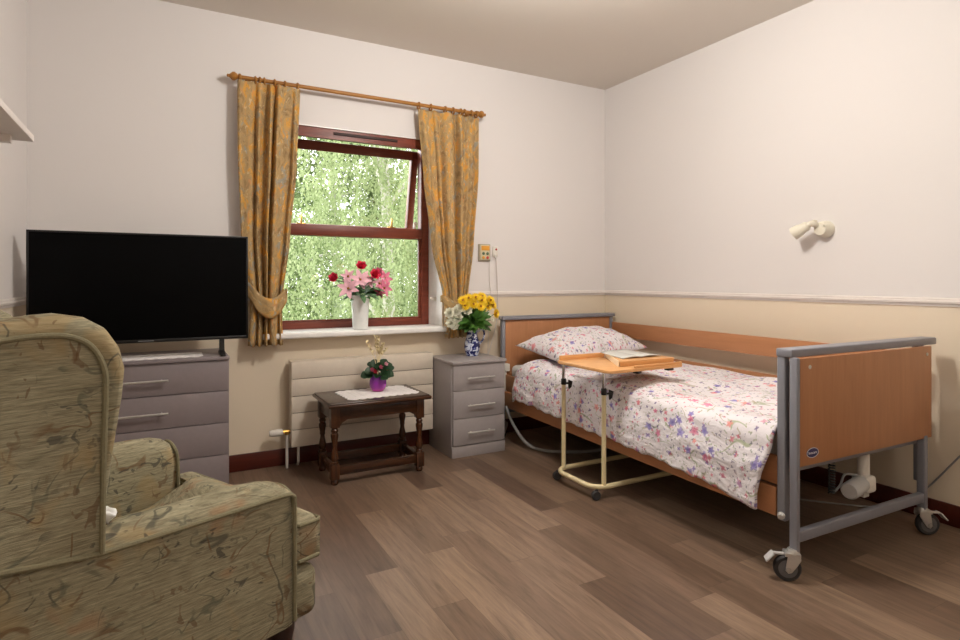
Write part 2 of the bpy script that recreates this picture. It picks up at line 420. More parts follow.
def thing(name, label, cat, loc=(0, 0, 0), rz=0.0, group=None):
    o = bpy.data.objects.new(name, None); COL.objects.link(o); o.empty_display_size = 0.05
    o.location = loc; o.rotation_euler = (0, 0, rz); tag(o, label, cat, group); return o
def struct(name, mb, mat, **kw):
    o = obj(name, mb, mat, **kw); o['kind'] = 'structure'; return o
def curve(pts, n=8):
    """Catmull-Rom through points"""
    P = [Vector(p) for p in pts]; P = [P[0] * 2 - P[1]] + P + [P[-1] * 2 - P[-2]]; out = []
    for i in range(1, len(P) - 2):
        for k in range(n):
            t = k / n; a, b, c, d = P[i - 1], P[i], P[i + 1], P[i + 2]
            out.append(0.5 * ((2 * b) + (c - a) * t + (2 * a - 5 * b + 4 * c - d) * t * t + (3 * b - a - 3 * c + d) * t ** 3))
    out.append(P[-2]); return out
def lerp_tab(tab, z):
    """tab of (z, value) with falling z"""
    if z >= tab[0][0]: return tab[0][1]
    for (z0, a), (z1, b) in zip(tab, tab[1:]):
        if z >= z1:
            t = (z0 - z) / (z0 - z1); t = t * t * (3 - 2 * t) * 0.5 + t * 0.5
            return a + (b - a) * t
    return tab[-1][1]

# ------------------------------------------------------------------ room
XL, XR, YB, YF, ZC, ZD = -0.613, 3.25, 3.78, -2.3, 2.737, 1.045
OX0, OX1, OZ0, OZ1 = 0.56, 1.755, 0.79, 2.135           # window opening
struct('floor', MB().box(XL - 0.2, XR + 0.2, YF - 0.2, YB + 0.3, -0.12, 0.0), 'vinyl_planks')
struct('ceiling', MB().box(XL - 0.2, XR + 0.2, YF - 0.2, YB + 0.3, ZC, ZC + 0.12), 'ceiling_paint')
def two_tone(name, cells):
    mb = MB(); cut = []
    for (x0, x1, y0, y1, z0, z1) in cells:
        for (a, b) in ((z0, min(z1, ZD)), (max(z0, ZD), z1)):
            if b - a > 1e-4:
                mb.box(x0, x1, y0, y1, a, b)
    for f in mb.b.faces: f.material_index = 1 if f.calc_center_median().z < ZD - 1e-3 else 0
    return struct(name, mb, ['paint_white', 'paint_cream'], smooth=0)
TH = 0.26
two_tone('wall_back', [(XL - 0.2, OX0, YB, YB + TH, 0, ZC), (OX1, XR + 0.2, YB, YB + TH, 0, ZC), (OX0, OX1, YB, YB + TH, 0, OZ0), (OX0, OX1, YB, YB + TH, OZ1, ZC)])
two_tone('wall_right', [(XR, XR + 0.2, YF - 0.2, YB, 0, ZC)])
two_tone('wall_left', [(XL - 0.2, XL, YF - 0.2, YB, 0, ZC)])
two_tone('wall_front', [(XL, XR, YF - 0.2, YF, 0, ZC)])
def skirt(name, x0, x1, y0, y1):
    struct(name, MB().box(x0, x1, y0, y1, 0, 0.102, 0.006), 'mahogany')
skirt('baseboard_back', XL + 0.018, XR - 0.018, YB - 0.018, YB)
skirt('baseboard_right', XR - 0.018, XR, YF, YB)
skirt('baseboard_left', XL, XL + 0.018, YF, YB)
PROF = [(0.0, -0.020), (0.007, -0.020), (0.009, -0.009), (0.017, -0.006), (0.019, 0.004), (0.010, 0.009), (0.010, 0.015), (0.004, 0.021), (0.0, 0.021)]
def dado(name, kind, a, b):
    if kind == 'B': pts = [(a, YB - d, ZD + h) for d, h in PROF]; ex = (b - a, 0, 0)
    elif kind == 'R': pts = [(XR - d, a, ZD + h) for d, h in PROF]; ex = (0, b - a, 0)
    else: pts = [(XL + d, a, ZD + h) for d, h in PROF]; ex = (0, b - a, 0)
    struct(name, MB().prism(pts, ex), 'trim_white', smooth=20)
dado('trim_1', 'B', XL, OX0); dado('trim_2', 'B', OX1, XR); dado('trim_3', 'R', YF, YB); dado('trim_4', 'L', YF, YB)

# ---- window
win = bpy.data.objects.new('window_1', None); COL.objects.link(win); win.location = ((OX0 + OX1) / 2, 3.96, OZ0); win['kind'] = 'structure'
FY0, FY1 = 3.955, 4.03                      # frame depth
fr = MB()
fr.box(OX0, OX0 + 0.06, FY0, FY1, 0.79, 2.11, 0.004).box(OX1 - 0.088, OX1 - 0.028, FY0, FY1, 0.79, 2.11, 0.004)
obj('window_frame', fr.prism([(OX0 + 0.001, 3.79, 2.066), (OX0 + 0.001, 3.99, 2.107), (OX0 + 0.001, 3.99, 2.134), (OX0 + 0.001, 3.79, 2.134)], (OX1 - OX0 - 0.004, 0, 0), 0.003).box(OX0 + 0.058, OX1 - 0.086, FY0 + 0.001, FY1, 0.79, 0.872, 0.004).box(OX0 + 0.05, OX1 - 0.08, FY0 - 0.006, FY1, 1.447, 1.522, 0.006), 'window_wood', win)
rv = MB().prism([(OX1 + 0.001, YB + 0.001, OZ0), (OX1 + 0.001, 4.039, OZ0), (OX1 - 0.03, 4.039, OZ0), (OX1 - 0.028, FY0 - 0.002, OZ0)], (0, 0, OZ1 - OZ0)).box(OX0 - 0.003, OX0 + 0.001, YB - 0.001, 4.04, OZ0, OZ1).box(OX0, OX1, YB - 0.001, FY0, OZ1 - 0.004, OZ1 + 0.002)
obj('reveal', rv, 'gloss_white', win)
obj('sill', MB().box(OX0 - 0.03, OX1 - 0.001, 3.675, FY0, 0.79, 0.826, 0.01, 3), 'gloss_white', win)
obj('fixed_pane', MB().box(OX0 + 0.05, OX1 - 0.08, 3.99, 3.996, 0.86, 1.455), 'window_glass', win)
obj('glazing_bead', MB().box(OX1 - 0.106, OX1 - 0.087, 3.965, 3.985, 0.872, 1.447, 0.003).box(OX0 + 0.06, OX1 - 0.088, 3.965, 3.985, 0.868, 0.884, 0.003), 'window_wood', win)
# top-hung sash, pushed open at the bottom
ang = math.radians(11.5); hz, hy = 2.102, 4.034
def SW(x0, x1, d0, d1, t0, t1, mb, bev=0.004):      # d: distance down from hinge, t: thickness outward
    mb.box(x0, x1, hy + t0, hy + t1, hz - d1, hz - d0, bev, 2, rot=(ang, 0, 0), piv=(0, hy, hz)); return mb
sx0, sx1 = OX0 + 0.045, OX1 - 0.075
sm = MB()
SW(sx0, sx1, 0.0, 0.066, 0.0, 0.05, sm); SW(sx0, sx1, 0.575, 0.635, 0.0, 0.05, sm); SW(sx0, sx0 + 0.05, 0, 0.635, 0, 0.05, sm); SW(sx1 - 0.05, sx1, 0, 0.635, 0, 0.05, sm)
sash = obj('sash', sm, 'window_wood', win)
pm = MB(); SW(sx0 + 0.04, sx1 - 0.04, 0.05, 0.58, 0.022, 0.028, pm, 0); obj('pane', pm, 'window_glass', sash)
for hx in (0.812, 1.445):
    obj('stay', MB().box(hx - 0.006, hx + 0.006, 3.965, 3.983, 1.522, 1.59, 0.003).box(hx - 0.03, hx + 0.03, 3.965, 3.99, 1.522, 1.53, 0.002), 'brass', win)
obj('latch', MB().ball((1.625, 3.97, 1.56), 0.014).box(1.618, 1.632, 3.965, 4.0, 1.525, 1.56, 0.003), 'white_plastic', win)
obj('trickle_vent', MB().box(0.98, 1.42, 3.782, 3.792, 2.094, 2.112, 0.003), 'vent_brown', win)
obj('stay_bracket', MB().box(1.728, 1.754, 3.86, 3.885, 1.0, 1.03, 0.004).tube([(1.75, 3.873, 1.015), (1.70, 3.873, 1.02)], 0.007, 8), 'white_plastic', win)

# ------------------------------------------------------------------ outside
struct('lawn_ground', MB().box(-30, 40, 4.3, 60, -3.2, -3.0), 'lawn')
def tree(name, label, x, y, zb, ztop, zc0, rx, ry, n, leaf, lsize, mat, droop=0.0, strands=0, seed=1, group=None):
    r = random.Random(seed); t = thing(name, label, 'tree', (x, y, zb), 0, group)
    tr = MB().tube(curve([(x, y, zb), (x + 0.1, y, zb + (ztop - zb) * 0.4), (x - 0.1, y, ztop * 0.9)], 4), 0.1, 8, radii=[0.17 - 0.016 * i for i in range(9)])
    for k in range(9):
        a = r.uniform(0, 2 * PI); z0 = zb + (ztop - zb) * r.uniform(0.35, 0.8); L = rx * r.uniform(0.5, 0.9)
        tr.tube(curve([(x, y, z0), (x + cos(a) * L * 0.5, y + sin(a) * L * 0.5, z0 + 0.6), (x + cos(a) * L, y + sin(a) * L, z0 + 0.7)], 3), 0.03, 5)
    obj('trunk', tr, 'bark', t)
    verts = []; faces = []
    zc = (zc0 + ztop) / 2; rz = (ztop - zc0) / 2
    def leafq(p):
        a, b, c = r.uniform(0, 2 * PI), r.uniform(-1, 1), lsize * r.uniform(0.6, 1.3)
        d = Vector((cos(a), sin(a), -0.6 - droop + b * 0.8)).normalized(); w = d.cross(Vector((r.uniform(-1, 1), r.uniform(-1, 1), r.uniform(-1, 1)))).normalized()
        i = len(verts); verts.extend([p, p + d * c * 0.5 + w * c * 0.32, p + d * c, p + d * c * 0.5 - w * c * 0.32]); faces.append((i, i + 1, i + 2, i + 3))
    clumps = []
    for k in range(max(20, n // 160)):
        while True:
            q = Vector((r.uniform(-1, 1), r.uniform(-1, 1), r.uniform(-1, 1)))
            if 0.25 < q.length < 1: break
        clumps.append(Vector((x + q.x * rx, y + q.y * ry, zc + q.z * rz)))
    if strands:
        for k in range(strands):
            c = r.choice(clumps) + Vector((r.gauss(0, 0.35), r.gauss(0, 0.35), r.gauss(0, 0.35))); L = r.uniform(0.7, 1.7); sw = r.uniform(-0.25, 0.25)
            m = int(n / strands)
            for j in range(m):
                f = j / m; leafq(c + Vector((sw * f * f + r.gauss(0, 0.03), r.gauss(0, 0.03), -L * f)))
    else:
        for k in range(n):
            c = r.choice(clumps); leafq(c + Vector((r.gauss(0, 0.3), r.gauss(0, 0.3), r.gauss(0, 0.26))))
    me = bpy.data.meshes.new('crown'); me.from_pydata([v - Vector((x, y, zb)) for v in verts], [], faces); me.materials.append(M[mat])
    o = bpy.data.objects.new('crown', me); COL.objects.link(o); o.parent = t
    return t
tree('birch_tree', 'weeping birch with pale hanging strands outside the window, filling the upper middle panes', 3.2, 9.2, -3, 6.3, -1.6, 1.7, 1.3, 46000, 0, 0.058, 'birch_leaf', 0.8, 640, 3)
tree('leafy_tree', 'brighter green leafy tree outside, seen low at the left of the window', 2.1, 13.2, -3, 2.9, -2.2, 1.9, 1.3, 24000, 0, 0.09, 'bush_leaf', 0.2, 0, 5)
tree('leafy_tree', 'green leafy tree outside, seen at the right edge of the window', 7.0, 13.4, -3, 6.0, -2.2, 2.2, 1.4, 26000, 0, 0.09, 'dark_leaf', 0.4, 0, 8)
tree('tall_tree', 'tall dense tree standing farthest back outside the window', 5.0, 19.5, -3, 8.6, -2.5, 5.2, 1.8, 26000, 0, 0.17, 'dark_leaf', 0.4, 0, 11)

# ------------------------------------------------------------------ curtain pole and curtains
PY, PZ = 3.70, 2.347
pole = thing('curtain_pole', 'turned wooden curtain pole with ball finials above the window', 'curtain pole', (1.2, PY, PZ))
obj('rod', MB().tube([(0.405, PY, PZ), (1.995, PY, PZ)], 0.0125, 14), 'oak_pole', pole)
for sgn, fx in ((-1, 0.408), (1, 1.99)):
    obj('finial', MB().lathe([(0.013, 0), (0.02, 0.004), (0.02, 0.01), (0.011, 0.014), (0.017, 0.02), (0.026, 0.034), (0.024, 0.046), (0.012, 0.058), (0.008, 0.064), (0.011, 0.070), (0.002, 0.076)], (fx, PY, PZ), 16, (sgn, 0, 0)), 'oak_pole', pole)
for bx in (0.455, 1.957):
    obj('bracket', MB().tube([(bx, PY, PZ - 0.012), (bx, YB, PZ - 0.012)], 0.010, 10).lathe([(0.026, 0), (0.026, 0.008), (0.014, 0.014)], (bx, YB, PZ - 0.012), 16, (0, -1, 0)), 'oak_pole', pole)
def ring(mb, c, R, r, n=18, m=6):
    def fn(u, v):
        a, b = 2 * PI * u, 2 * PI * v
        return (c[0] + r * sin(b), c[1] + (R + r * cos(b)) * cos(a), c[2] + (R + r * cos(b)) * sin(a))
    return mb.grid(fn, n, m, closed_u=True)
def make_curtain(name, label, tabL, tabR, zt, zb, n, ph, seed, ringx):
    r = random.Random(seed); cx = (tabL[0][1] + tabR[0][1]) / 2
    t = thing(name, label, 'curtain', (cx, PY, zb), 0, None)
    def fn(u, v):
        z = zt + (zb - zt) * v
        a, b = lerp_tab(tabL, z), lerp_tab(tabR, z)
        wdt = (b - a); q = v * 1.0
        uu = u + 0.035 * sin(2 * PI * 1.7 * u + ph * 2) + 0.018 * sin(2 * PI * 3.1 * u + 1.1); s = u + 0.012 * sin(2 * PI * n * uu + ph) + 0.015 * sin(5 * u + 3 * v) * u * (1 - u) * 4
        amp = 0.030 * min(1.0, 0.5 + v * 4)
        if abs(z - 1.0) < 0.25: amp *= 0.62 + 0.38 * abs(z - 1.0) / 0.25
        am = amp * (0.75 + 0.45 * sin(2 * PI * 1.3 * u + 0.7 * n)); y = 3.683 + am * sin(2 * PI * n * uu + ph + 0.5 * sin(2.2 * v)) + 0.009 * sin(2 * PI * n * 1.63 * uu + 1.3 + v * 2.2) * min(1, v * 5)
        return Vector((a + wdt * s, y, z + 0.004 * sin(2 * PI * n * u)))
    W = (tabR[0][1] - tabL[0][1]) * 2.2; H = zt - zb
    mb = MB().grid(fn, 120, 64, lambda u, v: (u * W, -v * H))
    c = obj('drape', mb, 'curtain_print', t, smooth=180)
    so = c.modifiers.new('Solidify', 'SOLIDIFY'); so.thickness = 0.003
    for x in ringx:
        rg = MB(); ring(rg, (x, PY, PZ - 0.008), 0.0225, 0.006); rg.tube([(x, PY, PZ - 0.03), (x, PY - 0.008, zt - 0.02)], 0.0025, 6)
        obj('curtain_ring', rg, 'oak_pole', t)
    return t
cl = make_curtain('curtain', 'orange floral curtain left of the window, beside the television, with wide tie',
    [(2.32, 0.388), (1.9, 0.390), (1.4, 0.408), (1.05, 0.452), (0.95, 0.455), (0.76, 0.445)],
    [(2.32, 0.745), (1.85, 0.728), (1.4, 0.688), (1.05, 0.645), (0.95, 0.64), (0.76, 0.645)], 2.325, 0.757, 5, 0.6, 1, [0.405, 0.49, 0.515, 0.54, 0.60, 0.66, 0.735])
cr = make_curtain('curtain', 'orange floral curtain on the right of the window, its hem behind the yellow flowers',
    [(2.32, 1.525), (1.85, 1.575), (1.4, 1.635), (1.03, 1.722), (0.95, 1.735), (0.745, 1.735)],
    [(2.32, 1.998), (1.9, 1.99), (1.4, 1.95), (1.03, 1.905), (0.95, 1.90), (0.745, 1.908)], 2.312, 0.745, 5, 2.1, 2, [1.54, 1.63, 1.74, 1.80, 1.86, 1.89, 1.945, 1.985])
def tieback(parent, cx, rx, ry, zl, zm, zr, h, wave):
    def fn(u, v):
        a = 2 * PI * u; x = cx - rx * cos(a); fr_ = max(0.0, sin(a))
        s = (x - (cx - rx)) / (2 * rx)
        zc = (zl * (1 - s) + zr * s) + (zm - (zl + zr) / 2) * 4 * s * (1 - s) * (fr_ ** 0.6)
        hh = h * (0.55 + 0.45 * fr_)
        return Vector((x, 3.683 - (ry + 0.004 * sin(9 * a)) * sin(a), zc + (v - 0.5) * hh + wave * sin(a * 3) * 0.004))
    mb = MB().grid(fn, 56, 6, lambda u, v: (u * 0.6 + 3, v * h), closed_u=True)
    o = obj('tieback', mb, 'curtain_print', parent, smooth=180)
    so = o.modifiers.new('Solidify', 'SOLIDIFY'); so.thickness = 0.004
tieback(cl, 0.553, 0.118, 0.055, 1.10, 0.985, 1.055, 0.12, 1)
tieback(cr, 1.812, 0.115, 0.052, 1.02, 0.965, 1.03, 0.075, 1)

# ------------------------------------------------------------------ radiator
rad = thing('radiator', 'cream flat panel radiator with horizontal grooves under the window', 'radiator', (1.17, 3.70, 0.129))
RX0, RX1, RY0, RY1, RZ0, RZ1 = 0.692, 1.630, 3.66, 3.755, 0.129, 0.646
rb = MB(); zs = [RZ0, 0.235, 0.338, 0.44, 0.545, RZ1]
for a, b in zip(zs, zs[1:]): rb.box(RX0, RX1, RY0, RY0 + 0.022, a + 0.0022, b - 0.0022, 0.002)
obj('panel', rb, 'radiator_cream', rad)
obj('backing', MB().box(RX0 + 0.01, RX1 - 0.01, RY0 + 0.008, RY0 + 0.03, RZ0 + 0.004, RZ1 - 0.004), 'groove', rad)
obj('casing', MB().box(RX0, RX0 + 0.012, RY0 + 0.02, RY1, RZ0 + 0.01, RZ1, 0.003).box(RX1 - 0.012, RX1, RY0 + 0.02, RY1, RZ0 + 0.01, RZ1, 0.003).box(RX0, RX1, RY0 + 0.005, RY1, RZ1 - 0.004, RZ1 + 0.006, 0.003), 'radiator_cream', rad)
vl = obj('valve', MB().tube([(0.64, 3.70, 0.222), (0.71, 3.70, 0.222)], 0.011, 10).tube([(0.672, 3.70, 0.222), (0.672, 3.70, 0.205)], 0.013, 10), 'brass', rad)
obj('valve_cap', MB().lathe([(0.013, 0), (0.021, 0.004), (0.022, 0.03), (0.019, 0.07), (0.016, 0.078), (0.001, 0.079)], (0.648, 3.70, 0.222), 16, (-1, 0, 0)), 'white_plastic', vl)
obj('pipe', MB().tube([(0.672, 3.70, 0.21), (0.672, 3.70, 0.0)], 0.0085, 10), 'cord_white', rad)
obj('pipe', MB().tube([(0.74, 3.70, 0.14), (0.74, 3.70, 0.03), (0.742, 3.735, 0.0)], 0.008, 10), 'cord_white', rad)
for x in (0.9, 1.4): obj('wall_bracket', MB().box(x, x + 0.04, 3.69, 3.779, 0.3, 0.6, 0.003), 'radiator_cream', rad)

# ------------------------------------------------------------------ chest of drawers, cabinet
def bar_handle(parent, x0, x1, y, z):
    h = MB().tube([(x0, y - 0.028, z), (x1, y - 0.028, z)], 0.006, 10)
    for x in (x0 + 0.03, x1 - 0.03): h.tube([(x, y - 0.028, z), (x, y + 0.002, z)], 0.0045, 8)
    return obj('handle', h, 'steel', parent)
def drawers(root, x0, x1, yf, yb, bounds, ztop, toe, mat, hw, over):
    obj('body', MB().box(x0, x1, yf + 0.019, yb, 0.0, ztop - 0.018, 0.002), mat, root)
    obj('top', MB().box(x0 - over, x1 + over, yf - 0.012, yb, ztop - 0.018, ztop, 0.003), mat, root)
    for a, b in zip(bounds, bounds[1:]):
        d = obj('drawer', MB().box(x0 + 0.006, x1 - 0.006, yf, yf + 0.0185, b + 0.0018, a - 0.0018, 0.002), mat, root)
        cx = (x0 + x1) / 2
        bar_handle(d, cx - hw / 2, cx + hw / 2, yf, a - (a - b) * 0.52)
    obj('plinth', MB().box(x0, x1, yf + 0.006, yf + 0.0185, 0.0, toe - 0.002, 0.001), mat, root)
ch = thing('chest_of_drawers', 'wide grey chest of drawers carrying the television, behind the armchair', 'chest of drawers', (-0.12, 3.34, 0))
drawers(ch, -0.556, 0.314, 3.345, 3.757, [0.730, 0.567, 0.399, 0.231, 0.063], 0.749, 0.06, 'grey_unit', 0.30, 0.0)
ns = thing('bedside_cabinet', 'pale grey three-drawer bedside cabinet between the radiator and the bed', 'bedside cabinet', (1.84, 3.37, 0))
drawers(ns, 1.637, 2.032, 3.37, 3.745, [0.604, 0.430, 0.250, 0.078], 0.622, 0.074, 'grey_unit_light', 0.20, 0.004)

def doily(name, label, cx, cy, hx, hy, z, rz, ns_, origin):
    """rectangular lace mat with a scalloped rim, lying flat"""
    out = []
    per = [(-hx, -hy), (hx, -hy), (hx, hy), (-hx, hy)]
    for (a, b) in zip(per, per[1:] + per[:1]):
        L = math.hypot(b[0] - a[0], b[1] - a[1]); k = max(3, int(L / ns_)); 
        nx, ny = (b[1] - a[1]) / L, -(b[0] - a[0]) / L
        for i in range(k * 6):
            t = i / (k * 6); s = abs(sin(PI * t * k)) * ns_ * 0.35
            out.append((a[0] + (b[0] - a[0]) * t + nx * s, a[1] + (b[1] - a[1]) * t + ny * s))
    c, s = cos(rz), sin(rz)
    pts = [(cx + x * c - y * s, cy + x * s + y * c, z) for x, y in out]
    mb = MB().prism(pts, (0, 0, 0.003))
    # raised lace rows
    for sh in (0.9, 0.72, 0.5):
        lp = [(cx + x * sh * c - y * sh * s, cy + x * sh * s + y * sh * c, z + 0.0028) for x, y in out[::2]]; lp.append(lp[0])
        mb.tube(lp, 0.0016, 5)
    return mesh_thing(name, mb, 'lace', label, 'doily', origin)
doily('lace_doily', 'white lace runner on the grey chest under the television', -0.08, 3.475, 0.255, 0.095, 0.7495, 0.0, 0.05, (-0.08, 3.475, 0.7495))

# ------------------------------------------------------------------ television
tv = thing('television', 'large black flat screen television on the grey chest of drawers', 'television', (-0.07, 3.42, 0.749))
TX0, TX1, TZ0, TZ1, TY = -0.556, 0.413, 0.833, 1.386, 3.40
tb = MB().box(TX0, TX1, TY + 0.004, TY + 0.045, TZ0, TZ1, 0.004).box(TX0 + 0.15, TX1 - 0.15, TY + 0.03, TY + 0.075, TZ0 + 0.03, TZ0 + 0.33, 0.01)
obj('case', tb, 'tv_bezel', tv)
bz = MB().box(TX0, TX1, TY, TY + 0.008, TZ1 - 0.009, TZ1, 0.002).box(TX0, TX1, TY, TY + 0.008, TZ0, TZ0 + 0.016, 0.002).box(TX0, TX0 + 0.009, TY, TY + 0.008, TZ0, TZ1, 0.002).box(TX1 - 0.009, TX1, TY, TY + 0.008, TZ0, TZ1, 0.002)
obj('bezel', bz, 'tv_bezel', tv)
obj('screen', MB().box(TX0 + 0.008, TX1 - 0.008, TY + 0.002, TY + 0.006, TZ0 + 0.015, TZ1 - 0.008), 'tv_screen', tv)
obj('logo_strip', MB().box(-0.105, -0.035, TY - 0.0008, TY + 0.001, TZ0 + 0.006, TZ0 + 0.0105), 'silver_mark', tv)
for fx in (-0.42, 0.283):
    obj('foot', MB().prism([(fx - 0.012, TY - 0.07, 0.751), (fx - 0.012, TY + 0.10, 0.751), (fx - 0.012, TY + 0.10, 0.757), (fx - 0.012, TY + 0.04, 0.775), (fx - 0.012, TY + 0.036, TZ0 + 0.004), (fx - 0.012, TY + 0.008, TZ0 + 0.004), (fx - 0.012, TY + 0.002, 0.775), (fx - 0.012, TY - 0.07, 0.757)], (0.024, 0, 0), 0.002), 'tv_bezel', tv)

# ------------------------------------------------------------------ wall shelf
sh = thing('wall_shelf', 'white shelf on the left wall above the armchair, cut by the frame', 'shelf', (-0.5, 2.0, 1.63))
obj('board', MB().box(XL + 0.001, -0.383, 1.2, 2.48, 1.621, 1.643, 0.002), 'trim_white', sh)
obj('batten', MB().box(XL + 0.001, XL + 0.03, 1.2, 2.44, 1.571, 1.621, 0.002).box(XL + 0.03, -0.43, 2.38, 2.41, 1.596, 1.621, 0.002), 'trim_white', sh)

# ------------------------------------------------------------------ joint stool with plant
st = thing('joint_stool', 'small dark oak stool with turned legs in front of the radiator', 'stool', (1.115, 3.405, 0))
SX0, SX1, SY0, SY1, SZ = 0.828, 1.388, 3.245, 3.575, 0.462
tp = MB().box(0.804, 1.42, 3.205, 3.612, SZ - 0.022, SZ - 0.004, 0.006, 3)
obj('top', tp, 'dark_oak', st)
obj('seat_pad', MB().box(0.814, 1.41, 3.215, 3.602, SZ - 0.006, SZ + 0.003, 0.004, 3), 'seat_leather', st)
ap = MB()
ap.box(SX0 + 0.045, SX1 - 0.045, SY0 + 0.005, SY0 + 0.025, 0.363, SZ - 0.02, 0.002).box(SX0 + 0.045, SX1 - 0.045, SY1 - 0.025, SY1 - 0.005, 0.363, SZ - 0.02, 0.002)
ap.box(SX0 + 0.005, SX0 + 0.025, SY0 + 0.045, SY1 - 0.045, 0.363, SZ - 0.02, 0.002).box(SX1 - 0.025, SX1 - 0.005, SY0 + 0.045, SY1 - 0.045, 0.363, SZ - 0.02, 0.002)
for k in range(9):                                   # carved lunettes on the front rail
    x = SX0 + 0.085 + k * 0.0455
    ap.lathe([(0.017, 0), (0.017, 0.003), (0.011, 0.005), (0.001, 0.003)], (x, SY0 + 0.006, 0.405), 14, (0, -1, 0))
for sgn, x in ((1, SX0 + 0.045), (-1, SX1 - 0.045)):  # shaped brackets under the rail
    ap.prism([(x, SY0 + 0.006, 0.364), (x + sgn * 0.05, SY0 + 0.006, 0.364), (x + sgn * 0.015, SY0 + 0.006, 0.345), (x, SY0 + 0.006, 0.32)], (0, 0.018, 0))
obj('apron', ap, 'dark_oak', st)
LP = [(0.0155, 0.115), (0.021, 0.12), (0.021, 0.128), (0.015, 0.133), (0.0225, 0.15), (0.0225, 0.16), (0.014, 0.20), (0.0125, 0.215), (0.017, 0.225), (0.0145, 0.235), (0.018, 0.25), (0.022, 0.275), (0.021, 0.285), (0.014, 0.292), (0.020, 0.298), (0.020, 0.308), (0.015, 0.315), (0.022, 0.325)]
for lx in (SX0 + 0.024, SX1 - 0.024):
    for ly in (SY0 + 0.024, SY1 - 0.024):
        q = MB().box(lx - 0.024, lx + 0.024, ly - 0.024, ly + 0.024, 0.03, 0.117, 0.003).box(lx - 0.024, lx + 0.024, ly - 0.024, ly + 0.024, 0.322, SZ - 0.02, 0.003)
        q.lathe(LP, (lx, ly, 0), 18).lathe([(0.016, 0.0), (0.021, 0.008), (0.02, 0.022), (0.014, 0.031)], (lx, ly, 0), 16)
        obj('leg', q, 'dark_oak_leg', st)
for (a, b, c, d) in ((SX0 + 0.046, SX1 - 0.046, SY0 + 0.01, SY0 + 0.038), (SX0 + 0.046, SX1 - 0.046, SY1 - 0.038, SY1 - 0.01), (SX0 + 0.01, SX0 + 0.038, SY0 + 0.046, SY1 - 0.046), (SX1 - 0.038, SX1 - 0.01, SY0 + 0.046, SY1 - 0.046)):
    obj('stretcher', MB().box(a, b, c, d, 0.052, 0.1, 0.004), 'dark_oak', st)
doily('lace_doily', 'white lace doily on the dark stool under the purple pot', 1.15, 3.415, 0.21, 0.135, SZ + 0.0035, 0.05, 0.045, (1.15, 3.415, SZ + 0.0035))
DZ = SZ + 0.0075
PX, PYY = 1.165, 3.445
mesh_thing('purple_vase', MB().lathe([(0.022, 0), (0.034, 0.002), (0.046, 0.018), (0.052, 0.042), (0.051, 0.066), (0.044, 0.088), (0.037, 0.098), (0.039, 0.104), (0.035, 0.104), (0.034, 0.09), (0.03, 0.06)], (PX, PYY, DZ), 24),
    'purple_glass', 'small round purple glass pot on the lace doily of the stool', 'vase', (PX, PYY, DZ))
pp = thing('potted_plant', 'dark leafy plant with red and pink blooms and cream dried sprigs in the purple pot', 'plant', (PX, PYY, DZ + 0.09))
r = random.Random(4); lf = MB()
for k in range(46):
    a = r.uniform(0, 2 * PI); e = r.uniform(-0.15, 1.3); d = Vector((cos(a) * cos(e), sin(a) * cos(e), sin(e)))
    p = Vector((PX, PYY, DZ + 0.105)) + d * r.uniform(0.025, 0.065)
    lf.petal(p, d + Vector((0, 0, -0.15)), Vector((-0.3, -1.0, 0.7)) + d * 0.3 + Vector((r.uniform(-0.4, 0.4), 0, r.uniform(-0.4, 0.4))), r.uniform(0.038, 0.05), 0.055, -0.2, 6)
obj('foliage', lf, 'leaf_dark', pp, smooth=180)
def ruffle(mb, c, R, n, nrm, r, curl=0.6):
    nrm = Vector(nrm).normalized(); u = nrm.orthogonal().normalized(); w = nrm.cross(u)
    for lay in range(4):
        for k in range(n):
            a = 2 * PI * (k + 0.5 * lay) / n + r.uniform(-0.15, 0.15); el = 0.15 + lay * 0.38
            d = (u * cos(a) + w * sin(a)) * cos(el) + nrm * sin(el)
            mb.petal(Vector(c), d, nrm, R * (1 - lay * 0.1), R * 0.85, curl, 3)
for (dx, dz, sx) in ((-0.046, 0.135, 'petal_deep'), (0.036, 0.165, 'petal_pink'), (0.05, 0.125, 'petal_red'), (-0.03, 0.122, 'petal_red'), (0.0, 0.15, 'petal_deep')):
    m = MB(); ruffle(m, (PX + dx, PYY - 0.05 + 0.02 * abs(dx) / 0.05, DZ + dz), 0.018, 5, (dx * 6, -1, 0.5), r); obj('flower', m, sx, pp, smooth=180)
for k, (dx, h) in enumerate(((-0.075, 0.30), (-0.02, 0.33), (0.0, 0.32), (0.03, 0.28), (0.05, 0.25), (0.015, 0.26))):
    m = MB(); path = curve([(PX, PYY, DZ + 0.09), (PX + dx * 0.3, PYY, DZ + 0.2), (PX + dx, PYY - 0.01, DZ + h)], 6); m.tube(path, 0.002, 5)
    for q in path[8:]:
        for j in range(3):
            a = r.uniform(0, 2 * PI); m.petal(q, (cos(a), sin(a), 0.7), (0, 0, 1), 0.022, 0.016, 0.3, 2)
    obj('dried_sprig', m, 'dry_cream', pp, smooth=180)

